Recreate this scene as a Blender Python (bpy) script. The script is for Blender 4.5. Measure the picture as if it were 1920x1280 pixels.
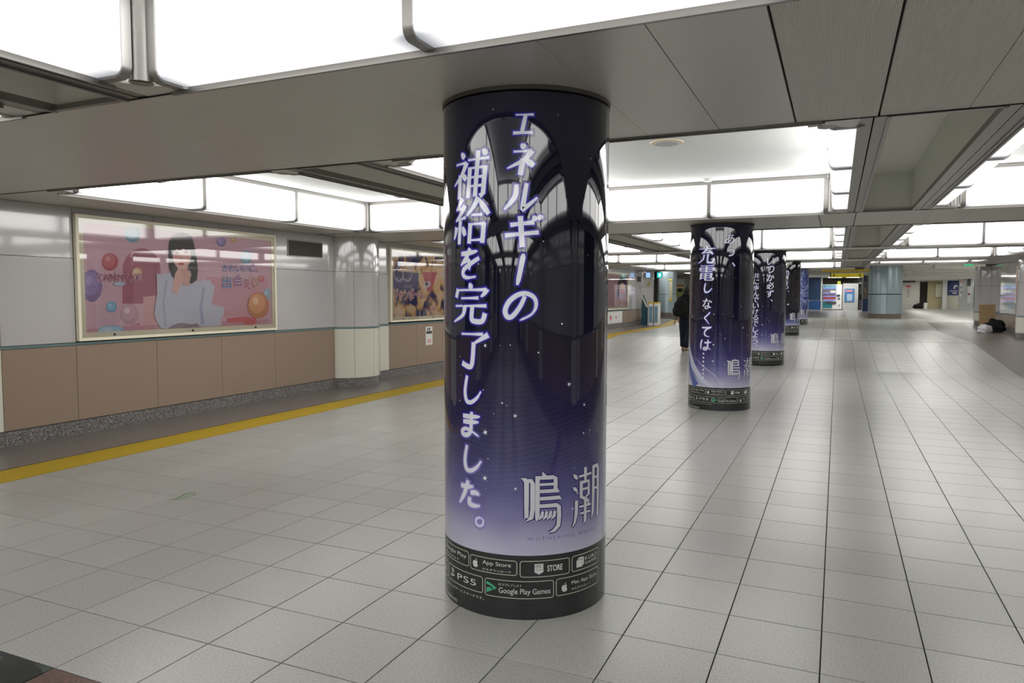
import bpy, bmesh, math, random
from mathutils import Vector, Matrix
random.seed(7)
S = bpy.context.scene
COL = S.collection
for o in list(bpy.data.objects): bpy.data.objects.remove(o)
PI = math.pi
# ------------------------------------------------------------------ camera
FPX = 1364.4
YAW, PITCH, ROLL = math.radians(24.054), math.radians(3.522), math.radians(0.094)
EYE = Vector((0, 0, 1.6))
fwd = Vector((-math.sin(YAW)*math.cos(PITCH), math.cos(YAW)*math.cos(PITCH), -math.sin(PITCH)))
rt0 = Vector((math.cos(YAW), math.sin(YAW), 0)); up0 = rt0.cross(fwd)
rt = rt0*math.cos(ROLL) + up0*math.sin(ROLL)
up = up0*math.cos(ROLL) - rt0*math.sin(ROLL)
cam = bpy.data.objects.new('camera', bpy.data.cameras.new('camera'))
COL.objects.link(cam)
cam.matrix_world = Matrix(((rt.x, up.x, -fwd.x, 0), (rt.y, up.y, -fwd.y, 0), (rt.z, up.z, -fwd.z, 1.6), (0, 0, 0, 1)))
cam.data.sensor_width = 36; cam.data.lens = 36*FPX/1920; cam.data.clip_end = 300
S.camera = cam
# ------------------------------------------------------------------ world and exposure
W = bpy.data.worlds.new('world'); S.world = W; W.use_nodes = True
W.node_tree.nodes['Background'].inputs[0].default_value = (.5, .55, .6, 1)
W.node_tree.nodes['Background'].inputs[1].default_value = .05
S.view_settings.view_transform = 'Standard'
S.view_settings.look = 'None'
S.view_settings.gamma = 1
S.view_settings.use_curve_mapping = False
S.view_settings.exposure = 0.0
LAMP = 6.4          # brightness of the ceiling light boxes

# ------------------------------------------------------------------ pixel -> point helpers (measuring only)
def ray(x, y): return rt*((x-960)/FPX) + up*((640-y)/FPX) + fwd
def atY(x, y, Y): d = ray(x, y); return EYE + d*(Y/d.y)
def atX(x, y, X): d = ray(x, y); return EYE + d*(X/d.x)
def atZ(x, y, Z): d = ray(x, y); return EYE + d*((Z-1.6)/d.z)
def interp(y, xs, ys):
    if y <= xs[0]: return ys[0]
    for i in range(1, len(xs)):
        if y <= xs[i]:
            return ys[i-1] + (ys[i]-ys[i-1])*(y-xs[i-1])/(xs[i]-xs[i-1])
    return ys[-1]
def fz(y): return interp(y, [17.7, 23.1, 31, 35], [0, .365, .365, .63])
def cz(y): return interp(y, [4, 10, 17.2, 19.2, 24.5, 28], [0, .035, .055, .12, .155, .165])
H = 2.604
# ------------------------------------------------------------------ materials
def mat(name, color, rough=.5, metal=0, spec=.5, coat=0, emit=0, emitc=None, noise=0, nscale=8, bump=0, bscale=60):
    m = bpy.data.materials.new(name); m.use_nodes = True
    nt = m.node_tree; b = nt.nodes['Principled BSDF']
    b.inputs['Base Color'].default_value = (*color, 1)
    b.inputs['Roughness'].default_value = rough
    b.inputs['Metallic'].default_value = metal
    b.inputs['Specular IOR Level'].default_value = spec
    b.inputs['Coat Weight'].default_value = coat
    b.inputs['Coat Roughness'].default_value = .04
    if emit:
        b.inputs['Emission Color'].default_value = (*(emitc or color), 1)
        b.inputs['Emission Strength'].default_value = emit
    if noise or bump:
        tc = nt.nodes.new('ShaderNodeNewGeometry')
        if noise:
            n = nt.nodes.new('ShaderNodeTexNoise'); n.inputs['Scale'].default_value = nscale; n.inputs['Detail'].default_value = 5
            nt.links.new(tc.outputs['Position'], n.inputs['Vector'])
            mx = nt.nodes.new('ShaderNodeMix'); mx.data_type = 'RGBA'
            mx.inputs['A'].default_value = tuple(c*(1-noise) for c in color)+(1,)
            mx.inputs['B'].default_value = tuple(min(1, c*(1+noise)) for c in color)+(1,)
            nt.links.new(n.outputs['Fac'], mx.inputs['Factor']); nt.links.new(mx.outputs['Result'], b.inputs['Base Color'])
        if bump:
            n2 = nt.nodes.new('ShaderNodeTexNoise'); n2.inputs['Scale'].default_value = bscale
            nt.links.new(tc.outputs['Position'], n2.inputs['Vector'])
            bp = nt.nodes.new('ShaderNodeBump'); bp.inputs['Strength'].default_value = bump; bp.inputs['Distance'].default_value = .01
            nt.links.new(n2.outputs['Fac'], bp.inputs['Height']); nt.links.new(bp.outputs['Normal'], b.inputs['Normal'])
    return m
def nodes(m): return m.node_tree, m.node_tree.nodes['Principled BSDF']

M = {}
M['grout'] = mat('grout', (.022, .019, .018), .9)
M['steel'] = mat('brushed_steel', (.29, .28, .265), .40, .85)
M['steel_dark'] = mat('dark_steel', (.13, .125, .12), .4, .7)
M['soffit'] = mat('ceiling_panel', (.58, .57, .52), .38, .3, noise=.05, nscale=1.2)
M['gap'] = mat('dark_joint', (.012, .012, .013), .8)
M['trough'] = mat('recess_paint', (.78, .79, .72), .55, noise=.04, nscale=2)
M['plaster'] = mat('coffer_plaster', (.66, .68, .67), .85, noise=.06, nscale=30, bump=.25, bscale=220)
M['teal'] = mat('teal_strip', (.13, .2, .2), .3)
M['brown'] = mat('brown_enamel', (.30, .222, .168), .28, noise=.04, nscale=2, spec=.4)
M['lav'] = mat('pale_enamel', (.52, .505, .505), .12, noise=.02, nscale=1.5, coat=.9, spec=.6)
M['cream'] = mat('cream_enamel', (.68, .67, .575), .16, noise=.02, coat=.2)
M['frame'] = mat('cream_frame', (.84, .79, .62), .4)
M['dark'] = mat('dark_void', (.02, .02, .02), .8)
M['vent'] = mat('vent_metal', (.10, .088, .075), .6)
M['white'] = mat('white_paint', (.72, .72, .70), .5)
M['offwhite'] = mat('far_wall_white', (.50, .49, .44), .6, noise=.03)
M['beige'] = mat('far_wall_beige', (.42, .37, .22), .6, noise=.05)
M['bluegrey'] = mat('blue_grey_panel', (.34, .42, .46), .3, .5, noise=.05, nscale=3)
M['stonebase'] = mat('brown_stone_base', (.14, .11, .09), .5, noise=.15, nscale=25)
M['downlight'] = mat('speaker_ring', (.62, .5, .36), .5)
M['speaker'] = mat('speaker_grille', (.32, .33, .33), .6)

def granite(name, c1, c2, c3, scale, rough):
    m = mat(name, c2, rough); nt, b = nodes(m)
    g = nt.nodes.new('ShaderNodeNewGeometry')
    v = nt.nodes.new('ShaderNodeTexVoronoi'); v.inputs['Scale'].default_value = scale
    n = nt.nodes.new('ShaderNodeTexNoise'); n.inputs['Scale'].default_value = scale*.6; n.inputs['Detail'].default_value = 6
    nt.links.new(g.outputs['Position'], v.inputs['Vector']); nt.links.new(g.outputs['Position'], n.inputs['Vector'])
    r = nt.nodes.new('ShaderNodeValToRGB'); cr = r.color_ramp
    cr.elements[0].position = .36; cr.elements[0].color = (*c1, 1); cr.elements[1].position = .62; cr.elements[1].color = (*c3, 1)
    e = cr.elements.new(.5); e.color = (*c2, 1)
    mx = nt.nodes.new('ShaderNodeMix'); mx.data_type = 'FLOAT'; mx.inputs['Factor'].default_value = .5
    sp = nt.nodes.new('ShaderNodeSeparateColor'); nt.links.new(v.outputs['Color'], sp.inputs[0])
    nt.links.new(n.outputs['Fac'], mx.inputs['A']); nt.links.new(sp.outputs[0], mx.inputs['B'])
    nt.links.new(mx.outputs['Result'], r.inputs['Fac']); nt.links.new(r.outputs['Color'], b.inputs['Base Color'])
    return m
M['granite'] = granite('granite_skirting', (.075, .068, .066), (.17, .157, .15), (.26, .245, .235), 95, .4)
M['brownstone'] = granite('brown_stone_floor', (.13, .112, .097), (.17, .148, .131), (.205, .182, .163), 90, .3)

def tile_mat():
    m = mat('terrazzo_tile', (.5, .5, .47), .33); nt, b = nodes(m)
    g = nt.nodes.new('ShaderNodeNewGeometry')
    n = nt.nodes.new('ShaderNodeTexNoise'); n.inputs['Scale'].default_value = 95; n.inputs['Detail'].default_value = 2
    nt.links.new(g.outputs['Position'], n.inputs['Vector'])
    r = nt.nodes.new('ShaderNodeValToRGB'); cr = r.color_ramp
    cr.elements[0].position = .33; cr.elements[0].color = (.325, .318, .295, 1); cr.elements[1].position = .60; cr.elements[1].color = (.425, .42, .395, 1)
    nt.links.new(n.outputs['Fac'], r.inputs['Fac'])
    # tone of each slab
    mp = nt.nodes.new('ShaderNodeVectorMath'); mp.operation = 'ADD'; mp.inputs[1].default_value = (.02678+.4306*100, -4.1502+.4344*100, 0)
    nt.links.new(g.outputs['Position'], mp.inputs[0])
    dv = nt.nodes.new('ShaderNodeVectorMath'); dv.operation = 'DIVIDE'; dv.inputs[1].default_value = (.43057, .43439, 1e6)
    fl = nt.nodes.new('ShaderNodeVectorMath'); fl.operation = 'FLOOR'
    wn = nt.nodes.new('ShaderNodeTexWhiteNoise')
    nt.links.new(mp.outputs[0], dv.inputs[0]); nt.links.new(dv.outputs[0], fl.inputs[0]); nt.links.new(fl.outputs[0], wn.inputs['Vector'])
    big = nt.nodes.new('ShaderNodeTexNoise'); big.inputs['Scale'].default_value = .9; big.inputs['Detail'].default_value = 4
    nt.links.new(g.outputs['Position'], big.inputs['Vector'])
    ma = nt.nodes.new('ShaderNodeMapRange'); ma.inputs['To Min'].default_value = .93; ma.inputs['To Max'].default_value = 1.04
    nt.links.new(wn.outputs['Value'], ma.inputs['Value'])
    mb = nt.nodes.new('ShaderNodeMapRange'); mb.inputs['From Min'].default_value = .3; mb.inputs['From Max'].default_value = .7
    mb.inputs['To Min'].default_value = .94; mb.inputs['To Max'].default_value = 1.04
    nt.links.new(big.outputs['Fac'], mb.inputs['Value'])
    mu = nt.nodes.new('ShaderNodeMath'); mu.operation = 'MULTIPLY'
    nt.links.new(ma.outputs[0], mu.inputs[0]); nt.links.new(mb.outputs[0], mu.inputs[1])
    hs = nt.nodes.new('ShaderNodeVectorMath'); hs.operation = 'SCALE'
    nt.links.new(r.outputs['Color'], hs.inputs[0]); nt.links.new(mu.outputs[0], hs.inputs['Scale'])
    nt.links.new(hs.outputs[0], b.inputs['Base Color'])
    n3 = nt.nodes.new('ShaderNodeTexNoise'); n3.inputs['Scale'].default_value = 120
    nt.links.new(g.outputs['Position'], n3.inputs['Vector'])
    bp = nt.nodes.new('ShaderNodeBump'); bp.inputs['Strength'].default_value = .03; bp.inputs['Distance'].default_value = .003
    nt.links.new(n3.outputs['Fac'], bp.inputs['Height']); nt.links.new(bp.outputs['Normal'], b.inputs['Normal'])
    b.inputs['Roughness'].default_value = .28
    return m
M['tile'] = tile_mat()
M['blacktile'] = granite('black_marble', (.012, .016, .015), (.02, .024, .022), (.06, .075, .07), 9, .25)
M['redtile'] = granite('red_brown_stone', (.09, .05, .038), (.12, .068, .05), (.16, .09, .07), 120, .3)
M['tactile'] = mat('yellow_tactile', (.46, .31, .008), .55, noise=.12, nscale=20)

def ribbed():
    m = mat('ribbed_panel', (.6, .6, .54), .45, .2); nt, b = nodes(m)
    g = nt.nodes.new('ShaderNodeNewGeometry')
    w = nt.nodes.new('ShaderNodeTexWave'); w.wave_type = 'BANDS'; w.bands_direction = 'X'; w.inputs['Scale'].default_value = 44
    nt.links.new(g.outputs['Position'], w.inputs['Vector'])
    bp = nt.nodes.new('ShaderNodeBump'); bp.inputs['Strength'].default_value = .6; bp.inputs['Distance'].default_value = .004
    nt.links.new(w.outputs['Fac'], bp.inputs['Height']); nt.links.new(bp.outputs['Normal'], b.inputs['Normal'])
    mx = nt.nodes.new('ShaderNodeMix'); mx.data_type = 'RGBA'
    mx.inputs['A'].default_value = (.50, .50, .44, 1); mx.inputs['B'].default_value = (.72, .72, .65, 1)
    nt.links.new(w.outputs['Fac'], mx.inputs['Factor']); nt.links.new(mx.outputs['Result'], b.inputs['Base Color'])
    return m
M['ribbed'] = ribbed()

def lampmat():
    m = bpy.data.materials.new('light_box_diffuser'); m.use_nodes = True; nt = m.node_tree; nt.nodes.clear()
    out = nt.nodes.new('ShaderNodeOutputMaterial'); em = nt.nodes.new('ShaderNodeEmission')
    tc = nt.nodes.new('ShaderNodeTexCoord'); sx = nt.nodes.new('ShaderNodeSeparateXYZ')
    nt.links.new(tc.outputs['Generated'], sx.inputs[0])
    # tubes stop short of the box ends: the diffuser is a little weaker and bluer there
    a = nt.nodes.new('ShaderNodeMath'); a.operation = 'SUBTRACT'; a.inputs[1].default_value = .5
    ab = nt.nodes.new('ShaderNodeMath'); ab.operation = 'ABSOLUTE'
    nt.links.new(sx.outputs[0], a.inputs[0]); nt.links.new(a.outputs[0], ab.inputs[0])
    mr = nt.nodes.new('ShaderNodeMapRange'); mr.interpolation_type = 'SMOOTHSTEP'
    mr.inputs['From Min'].default_value = .41; mr.inputs['From Max'].default_value = .5; mr.inputs['To Min'].default_value = 1; mr.inputs['To Max'].default_value = .32
    nt.links.new(ab.outputs[0], mr.inputs['Value'])
    mx = nt.nodes.new('ShaderNodeMix'); mx.data_type = 'RGBA'
    mx.inputs['A'].default_value = (.84, .88, 1, 1); mx.inputs['B'].default_value = (1, .985, .96, 1)
    nt.links.new(mr.outputs[0], mx.inputs['Factor']); nt.links.new(mx.outputs['Result'], em.inputs['Color'])
    ml = nt.nodes.new('ShaderNodeMath'); ml.operation = 'MULTIPLY'; ml.inputs[1].default_value = LAMP
    # the curved underside sits below the tubes and glows far less than the upright face
    lo = nt.nodes.new('ShaderNodeMapRange'); lo.interpolation_type = 'SMOOTHSTEP'; lo.inputs['From Min'].default_value = .0; lo.inputs['From Max'].default_value = .13
    lo.inputs['To Min'].default_value = .18; lo.inputs['To Max'].default_value = 1; nt.links.new(sx.outputs[2], lo.inputs['Value'])
    m2 = nt.nodes.new('ShaderNodeMath'); m2.operation = 'MULTIPLY'; nt.links.new(mr.outputs[0], m2.inputs[0]); nt.links.new(lo.outputs[0], m2.inputs[1])
    nt.links.new(m2.outputs[0], ml.inputs[0]); nt.links.new(ml.outputs[0], em.inputs['Strength'])
    nt.links.new(em.outputs[0], out.inputs[0])
    return m
M['lamp'] = lampmat()

def glassmat():
    m = bpy.data.materials.new('clear_pane'); m.use_nodes = True; nt = m.node_tree; nt.nodes.clear()
    out = nt.nodes.new('ShaderNodeOutputMaterial'); mix = nt.nodes.new('ShaderNodeMixShader')
    tr = nt.nodes.new('ShaderNodeBsdfTransparent'); gl = nt.nodes.new('ShaderNodeBsdfGlossy'); gl.inputs['Roughness'].default_value = .015
    fr = nt.nodes.new('ShaderNodeFresnel'); fr.inputs['IOR'].default_value = 1.9
    nt.links.new(fr.outputs[0], mix.inputs[0]); nt.links.new(tr.outputs[0], mix.inputs[1]); nt.links.new(gl.outputs[0], mix.inputs[2])
    nt.links.new(mix.outputs[0], out.inputs[0]); return m
M['glass'] = glassmat()

_flat = {}
def flat(c, rough=.5, emit=0, spec=.5):
    k = (tuple(round(v, 3) for v in c), rough, emit, spec)
    if k not in _flat:
        _flat[k] = mat('print_%d' % len(_flat), c, rough, emit=emit, spec=spec)
    return _flat[k]
def srgb(r, g, b):
    f = lambda v: (v/255/12.92 if v/255 <= .04045 else ((v/255+.055)/1.055)**2.4)
    return (f(r), f(g), f(b))

# ------------------------------------------------------------------ mesh building
def stroke(mb, pts, w, fn=lambda x, y: (x, y, 0), mi=0):
    """variable width brush line; pts in flat coordinates, w list of half widths"""
    n0 = len(mb.v); k = len(pts)
    for i, (x, y) in enumerate(pts):
        a = pts[max(0, i-1)]; c = pts[min(k-1, i+1)]; dx, dy = c[0]-a[0], c[1]-a[1]; L = math.hypot(dx, dy) or 1
        nx, ny = -dy/L*w[i], dx/L*w[i]
        mb.v += [fn(x+nx, y+ny), fn(x-nx, y-ny)]
    for i in range(k-1): mb.f.append((n0+2*i, n0+2*i+1, n0+2*i+3, n0+2*i+2)); mb.mi.append(mi)
class MB:
    def __init__(s): s.v = []; s.f = []; s.mi = []
    def poly(s, pts, mi=0):
        n = len(s.v); s.v += [tuple(p) for p in pts]; s.f.append(tuple(range(n, n+len(pts)))); s.mi.append(mi)
    def box(s, x0, x1, y0, y1, z0, z1, mi=0):
        n = len(s.v)
        s.v += [(x0, y0, z0), (x1, y0, z0), (x1, y1, z0), (x0, y1, z0), (x0, y0, z1), (x1, y0, z1), (x1, y1, z1), (x0, y1, z1)]
        for q in ((0, 3, 2, 1), (4, 5, 6, 7), (0, 1, 5, 4), (1, 2, 6, 5), (2, 3, 7, 6), (3, 0, 4, 7)):
            s.f.append(tuple(n+i for i in q)); s.mi.append(mi)
    def prism(s, pts, z0, z1, mi=0):        # pts: ccw (x,y) outline
        n = len(s.v); k = len(pts)
        s.v += [(x, y, z0) for x, y in pts] + [(x, y, z1) for x, y in pts]
        s.f.append(tuple(range(n+k-1, n-1, -1))); s.f.append(tuple(range(n+k, n+2*k))); s.mi += [mi, mi]
        for i in range(k):
            j = (i+1) % k; s.f.append((n+i, n+j, n+k+j, n+k+i)); s.mi.append(mi)
    def cyl(s, cx, cy, r, z0, z1, seg=48, a0=0, a1=2*PI, r1=None, mi=0):
        r1 = r if r1 is None else r1
        full = abs(a1-a0-2*PI) < 1e-6; k = seg if full else seg+1
        n = len(s.v)
        A = [a0+(a1-a0)*i/seg for i in range(k)]
        s.v += [(cx+r*math.cos(a), cy+r*math.sin(a), z0) for a in A] + [(cx+r1*math.cos(a), cy+r1*math.sin(a), z1) for a in A]
        for i in range(seg):
            j = (i+1) % k; s.f.append((n+i, n+j, n+k+j, n+k+i)); s.mi.append(mi)
        s.f.append(tuple(range(n+k-1, n-1, -1))); s.f.append(tuple(range(n+k, n+2*k))); s.mi += [mi, mi]
    def sweep(s, prof, path_axis, a, b, mi=0, closed=True):   # prof: list (u,z); extrude along axis x from a to b, u -> y
        n = len(s.v); k = len(prof)
        for t in (a, b): s.v += [(t, u, z) for u, z in prof]
        for i in range(k if closed else k-1):
            j = (i+1) % k; s.f.append((n+i, n+j, n+k+j, n+k+i)); s.mi.append(mi)
        if closed: s.f.append(tuple(range(n+k-1, n-1, -1))); s.f.append(tuple(range(n+k, n+2*k))); s.mi += [mi, mi]
    def mesh(s, name, mats, fn=None):
        me = bpy.data.meshes.new(name)
        v = [fn(p) for p in s.v] if fn else s.v
        me.from_pydata(v, [], s.f)
        for m in (mats if isinstance(mats, (list, tuple)) else [mats]): me.materials.append(m)
        for p, i in zip(me.polygons, s.mi): p.material_index = i
        me.update(); return me
    def build(s, name, mats, parent=None, fn=None, smooth=False, **kw):
        me = s.mesh(name, mats, fn)
        return obj(name, me, parent, smooth=smooth, **kw)
def smooth_mesh(me, ang=35):
    me.polygons.foreach_set('use_smooth', [True]*len(me.polygons))
    bm = bmesh.new(); bm.from_mesh(me)
    for e in bm.edges:
        if len(e.link_faces) != 2 or e.calc_face_angle(0) > math.radians(ang): e.smooth = False
    bm.to_mesh(me); bm.free()
def obj(name, me, parent=None, smooth=False, loc=None, **kw):
    if smooth: smooth_mesh(me)
    o = bpy.data.objects.new(name, me); COL.objects.link(o)
    if parent is not None: o.parent = parent
    if loc: o.location = loc
    for k, v in kw.items(): o[k] = v
    return o
def thing(name, label, cat, loc=(0, 0, 0), group=None):
    o = bpy.data.objects.new(name, None); COL.objects.link(o); o.location = loc; o.empty_display_size = .1
    o['label'] = label; o['category'] = cat
    if group: o['group'] = group
    return o
def copy_tree(o, parent=None):
    c = o.copy(); COL.objects.link(c); c.parent = parent
    for ch in [q for q in o.children]: copy_tree(ch, c)
    return c
liftC = lambda p: (p[0], p[1], p[2]+cz(p[1]))
liftF = lambda p: (p[0], p[1], p[2]+fz(p[1]))
XL, XR = -8.02, 5.2
YB = lambda n: 3.635+7.26*n      # centre line of beam n
NB0, NB1 = -3, 4

# ------------------------------------------------------------------ floor
NODES = [-24, -6, 17.7, 23.1, 31, 35, 96]
b = MB()
for y0, y1 in zip(NODES, NODES[1:]):
    b.poly([(-16, y0, fz(y0)-.006), (20, y0, fz(y0)-.006), (20, y1, fz(y1)-.006), (-16, y1, fz(y1)-.006)])
floor = b.build('floor', M['grout'], kind='structure')
TW, TD, TX, TY = .43057, .43439, -.02678, 4.15017
def proj(p):
    d = Vector(p)-EYE; w = d.dot(fwd)
    if w < .2: return None
    return 960+FPX*d.dot(rt)/w, 640-FPX*d.dot(up)/w, w
def tile_mb(x0, x1, y0, y1, full=True):
    g = .0030; q = MB(); c = .0015
    q.box(x0+g, x1-g, y0+g, y1-g, -.005, -.0012)
    n = len(q.v)
    q.v += [(x0+g, y0+g, -.0012), (x1-g, y0+g, -.0012), (x1-g, y1-g, -.0012), (x0+g, y1-g, -.0012),
            (x0+g+c, y0+g+c, 0), (x1-g-c, y0+g+c, 0), (x1-g-c, y1-g-c, 0), (x0+g+c, y1-g-c, 0)]
    for f in ((4, 5, 6, 7), (0, 1, 5, 4), (1, 2, 6, 5), (2, 3, 7, 6), (3, 0, 4, 7)): q.f.append(tuple(n+i for i in f)); q.mi.append(0)
    return q
cells = []
for j in range(-64, 210):
    for i in range(-15, 8):
        x0, y0 = TX+i*TW, TY+j*TD
        if j == -6: continue
        pr = proj((x0+TW/2, y0+TD/2, fz(y0)))
        key = 1e9
        if pr and -40 < pr[0] < 1960 and pr[1] < 1330 and y0+TD < 17.6:
            key = y0+TD/2
            key = pr[2]
            # behind the first column
            if abs(pr[0]-985) < 130 and pr[1] < 1080: key = 1e9
        cells.append((key, i, j))
cells.sort()
tme = tile_mb(0, TW, 0, TD).mesh('tile', M['tile'])
near = set()
for k, i, j in cells[:300]:
    if k > 1e8: break
    near.add((i, j)); obj('tile', tme, floor, loc=(TX+i*TW, TY+j*TD, 0))
b = MB()
for k, i, j in cells:
    if (i, j) in near: continue
    x0, y0 = TX+i*TW, TY+j*TD; g = .0030
    b.box(x0+g, x0+TW-g, y0+g, y0+TD-g, -.005, 0)
b.build('tile_field', M['tile'], floor, fn=liftF, kind='stuff')
# far hall tiles to the right of the corridor line beyond the ramps
b = MB()
for j in range(69, 210):
    for i in range(8, 44):
        x0, y0 = TX+i*TW, TY+j*TD; g = .0030
        b.box(x0+g, x0+TW-g, y0+g, y0+TD-g, -.005, 0)
b.build('tile_field_far', M['tile'], floor, fn=liftF, kind='stuff')
# decorative band across the corridor (row j=-6)
y0 = TY-6*TD
bme = tile_mb(0, TW, 0, TD).mesh('tile', M['blacktile']); rme = tile_mb(0, TW, 0, TD).mesh('tile', M['redtile'])
for i in range(-15, 8):
    obj('tile', bme if (i % 2 == 0) == (-8 % 2 == 0) else rme, floor, loc=(TX+i*TW, y0, 0))
# stone margins
def margin(name, xa, xb, zfun=None):
    b = MB(); ys = [-24+.8688*k for k in range(0, 68)]; n = 4 if zfun else 1
    for y0, y1 in zip(ys, ys[1:]):
        for k in range(n):
            u0, u1 = xa+(xb-xa)*k/n, xa+(xb-xa)*(k+1)/n
            b.box(u0+(.001 if n == 1 else 0), u1-(.001 if n == 1 else 0), y0+.001, y1-.001, -.005, -.0005)
    f = liftF if not zfun else zfun
    return b.build(name, M['brownstone'], floor, fn=f, kind='stuff')
margin('stone_margin', XL, -6.985)
def rz(p):
    y = p[1]; zw = interp(y, [17.7, 23.1, 31, 35], [0, .37, .49, .63]); t = max(0, min(1, (p[0]-3.42)/1.0))
    return (p[0], y, p[2]+fz(y)*(1-t)+zw*t+(.004 if y > 17 else 0))
def rfz(x, y): return rz((x, y, 0))[2]
margin('stone_margin_right', 3.418, XR+.3, rz)
# tactile paving: each block a piece
def tactile_mb():
    q = MB(); L = TD
    q.box(.002, .448, .0015, L-.0015, -.005, .001)
    for k in range(8):
        x = .03+k*.0555
        q.box(x-.006, x+.006, .015, L-.015, .001, .0038)
    return q
tam = tactile_mb().mesh('tactile_block', M['tactile'])
cnt = 0
rest = MB()
for j in range(-64, 68):
    y0 = TY+j*TD
    if 3.0 < y0 < 36:
        a0, a1 = fz(y0), fz(y0+TD)
        o = obj('tactile_block', tam, floor, loc=(-6.95, y0, a0)); o.rotation_euler.x = math.atan2(a1-a0, TD); cnt += 1
    else: rest.box(-6.948, -6.502, y0+.001, y0+TD-.001, -.005, .001)
rest.build('tactile_strip', M['tactile'], floor, fn=liftF, kind='stuff')
# green tape scrap and dark scuffs on the tiles
gm = mat('green_tape', (.16, .30, .13), .7, noise=.5, nscale=60)
T = thing('tape_scrap', 'torn scrap of green floor tape on the pale tiles near the yellow strip', 'tape')
for ln in ([(321, 938), (334, 933), (341, 929), (352, 926), (366, 922.5)], [(322, 935), (338, 936), (350, 931), (367, 927)], [(340, 929), (350, 923), (369, 924)]):
    q = MB(); P_ = [atZ(x, y, .0012) for x, y in ln]; stroke(q, [(p.x, p.y) for p in P_], [.004, .010, .007, .009, .003][:len(ln)], fn=lambda u, v: (u, v, .0012)); q.build('torn_strip', gm, T)

# ------------------------------------------------------------------ ceiling
b = MB(); b.box(-8.6, 5.6, -24, 33.6, 3.4, 3.45); ceiling = b.build('ceiling', M['gap'], kind='structure')
CO = [(-7.05, -4.05, -6.86, -4.24), (-3.2, .09, -2.965, -.15), (.96, 4.2, 1.27, 3.94)]      # coffers: x edges, x ends of the cross lamps
TR = [(-3.89, -3.36), (.25, .775)]                                                             # dark recesses between coffers
ZT = 3.06
def beam_y(n): return YB(n)-.97, YB(n)+.97
for n in range(NB0, NB1+1):
    ya, yb_ = beam_y(n)
    b = MB(); b.box(XL-.1, XR+.1 if n < 4 else .96, ya+.012, yb_-.012, H+.02, H+.40)
    b.box(XL-.1, XR+.1 if n < 4 else .96, ya, ya+.012, H-.004, H+.06); b.box(XL-.1, XR+.1 if n < 4 else .96, yb_-.012, yb_, H-.004, H+.06)
    bm_ = b.build('beam', [M['gap']], ceiling, fn=liftC)
    i0, i1 = -19, (12 if n < 4 else 2)
    st = MB()
    for i in range(i0, i1):
        x0, x1 = max(TX-.22+i*TW, XL), min(TX-.22+(i+1)*TW, XR)
        if x1-x0 < .05: continue
        gl = {0: .0055, 1: .0055, -1: .0022, 2: .0022, -2: .001}.get(i, .0018 if i > 2 else .0004)
        gr = {0: .0055, 1: .0055, -1: .0022, 2: .0022, -2: .001}.get(i+1, .0018 if i > 1 else .0004)
        q = MB() if n in (0, 1) else st
        q.box(x0+gl, x1-gr, ya+.014, yb_-.014, H, H+.02)
        if n in (0, 1):
            q.build('panel', M['ribbed'] if i >= 0 else M['soffit'], bm_, fn=liftC)
    if n not in (0, 1): st.build('panel_field', M['soffit'], bm_, fn=liftC, kind='stuff')
# soffits beside and between coffers
side = MB(); rails = MB(); tro = MB(); plast = MB()
def long_strip(mb, x0, x1, y0, y1, z0, z1, step=1.77, gap=.001):
    n = max(1, round((y1-y0)/step)); 
    for k in range(n): mb.box(x0, x1, y0+(y1-y0)*k/n+gap, y0+(y1-y0)*(k+1)/n-gap, z0, z1)
for n in range(NB0-1, NB1):
    y0 = beam_y(n)[1]; y1 = beam_y(n+1)[0]
    cut = n == 3
    long_strip(side, XL-.05, CO[0][0], y0, y1, H, H+.02)
    y1r = 28.3 if cut else y1
    long_strip(side, CO[2][1], XR+.05, y0, y1r, H, H+.02)
    for a, c in ((CO[0][1], TR[0][0]), (TR[0][1], CO[1][0]), (CO[1][1], TR[1][0]), (TR[1][1], CO[2][0])):
        inner = a if a in (TR[0][1], TR[1][1]) else c       # edge towards the recess
        sgn = 1 if inner == a else -1
        e = inner
        for u0, u1, dz in ((0, .022, -.012), (.022, .085, 0), (.093, abs(c-a), .003)):
            xa, xb = sorted((e+sgn*u0, e+sgn*u1))
            rails.box(xa, xb, y0, y1, H+dz, H+.03)
    for a, c in TR:
        zt = ZT
        tro.box(a-.01, a, y0, y1, H+.03, zt); tro.box(c, c+.01, y0, y1, H+.03, zt)
        for q in range(3):
            ya, yc = y0+(y1-y0)*q/3, y0+(y1-y0)*(q+1)/3
            tro.box(a, c, ya+.002, yc-.002, zt, zt+.02)
        tro.box(a, c, y0-.005, y0+.005, H+.02, zt); tro.box(a, c, y1-.005, y1+.005, H+.02, zt)
        rails.box(a, c, y0, y0+.03, H-.008, H+.02); rails.box(a, c, y1-.03, y1, H-.008, H+.02)
    for ci, (a, c, l0, l1) in enumerate(CO):
        ye = y1r if ci == 2 else y1
        # corner chamfers
        ch = .30
        for (cx, cy, sx, sy) in ((a, y0, 1, 1), (c, y0, -1, 1), (c, ye, -1, -1), (a, ye, 1, -1)):
            tri = [(cx, cy), (cx+sx*ch, cy), (cx, cy+sy*ch)]
            if sx*sy < 0: tri = [tri[0], tri[2], tri[1]]
            side.prism(tri, H+.001, H+.02)
        # plaster top and side returns
        plast.box(a-.005, c+.005, y0, ye, ZT, ZT+.03)
        for q in (a-.01, c):
            plast.box(q, q+.01, y0, ye, H+.03, ZT)
        plast.box(a, c, y0-.0, y0+.01, H+.03, ZT); plast.box(a, c, ye-.01, ye, H+.03, ZT)
sf = side.build('soffit_strip', M['soffit'], ceiling, fn=liftC, kind='stuff')
rails.build('rail', M['steel'], ceiling, fn=liftC, kind='stuff')
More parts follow.
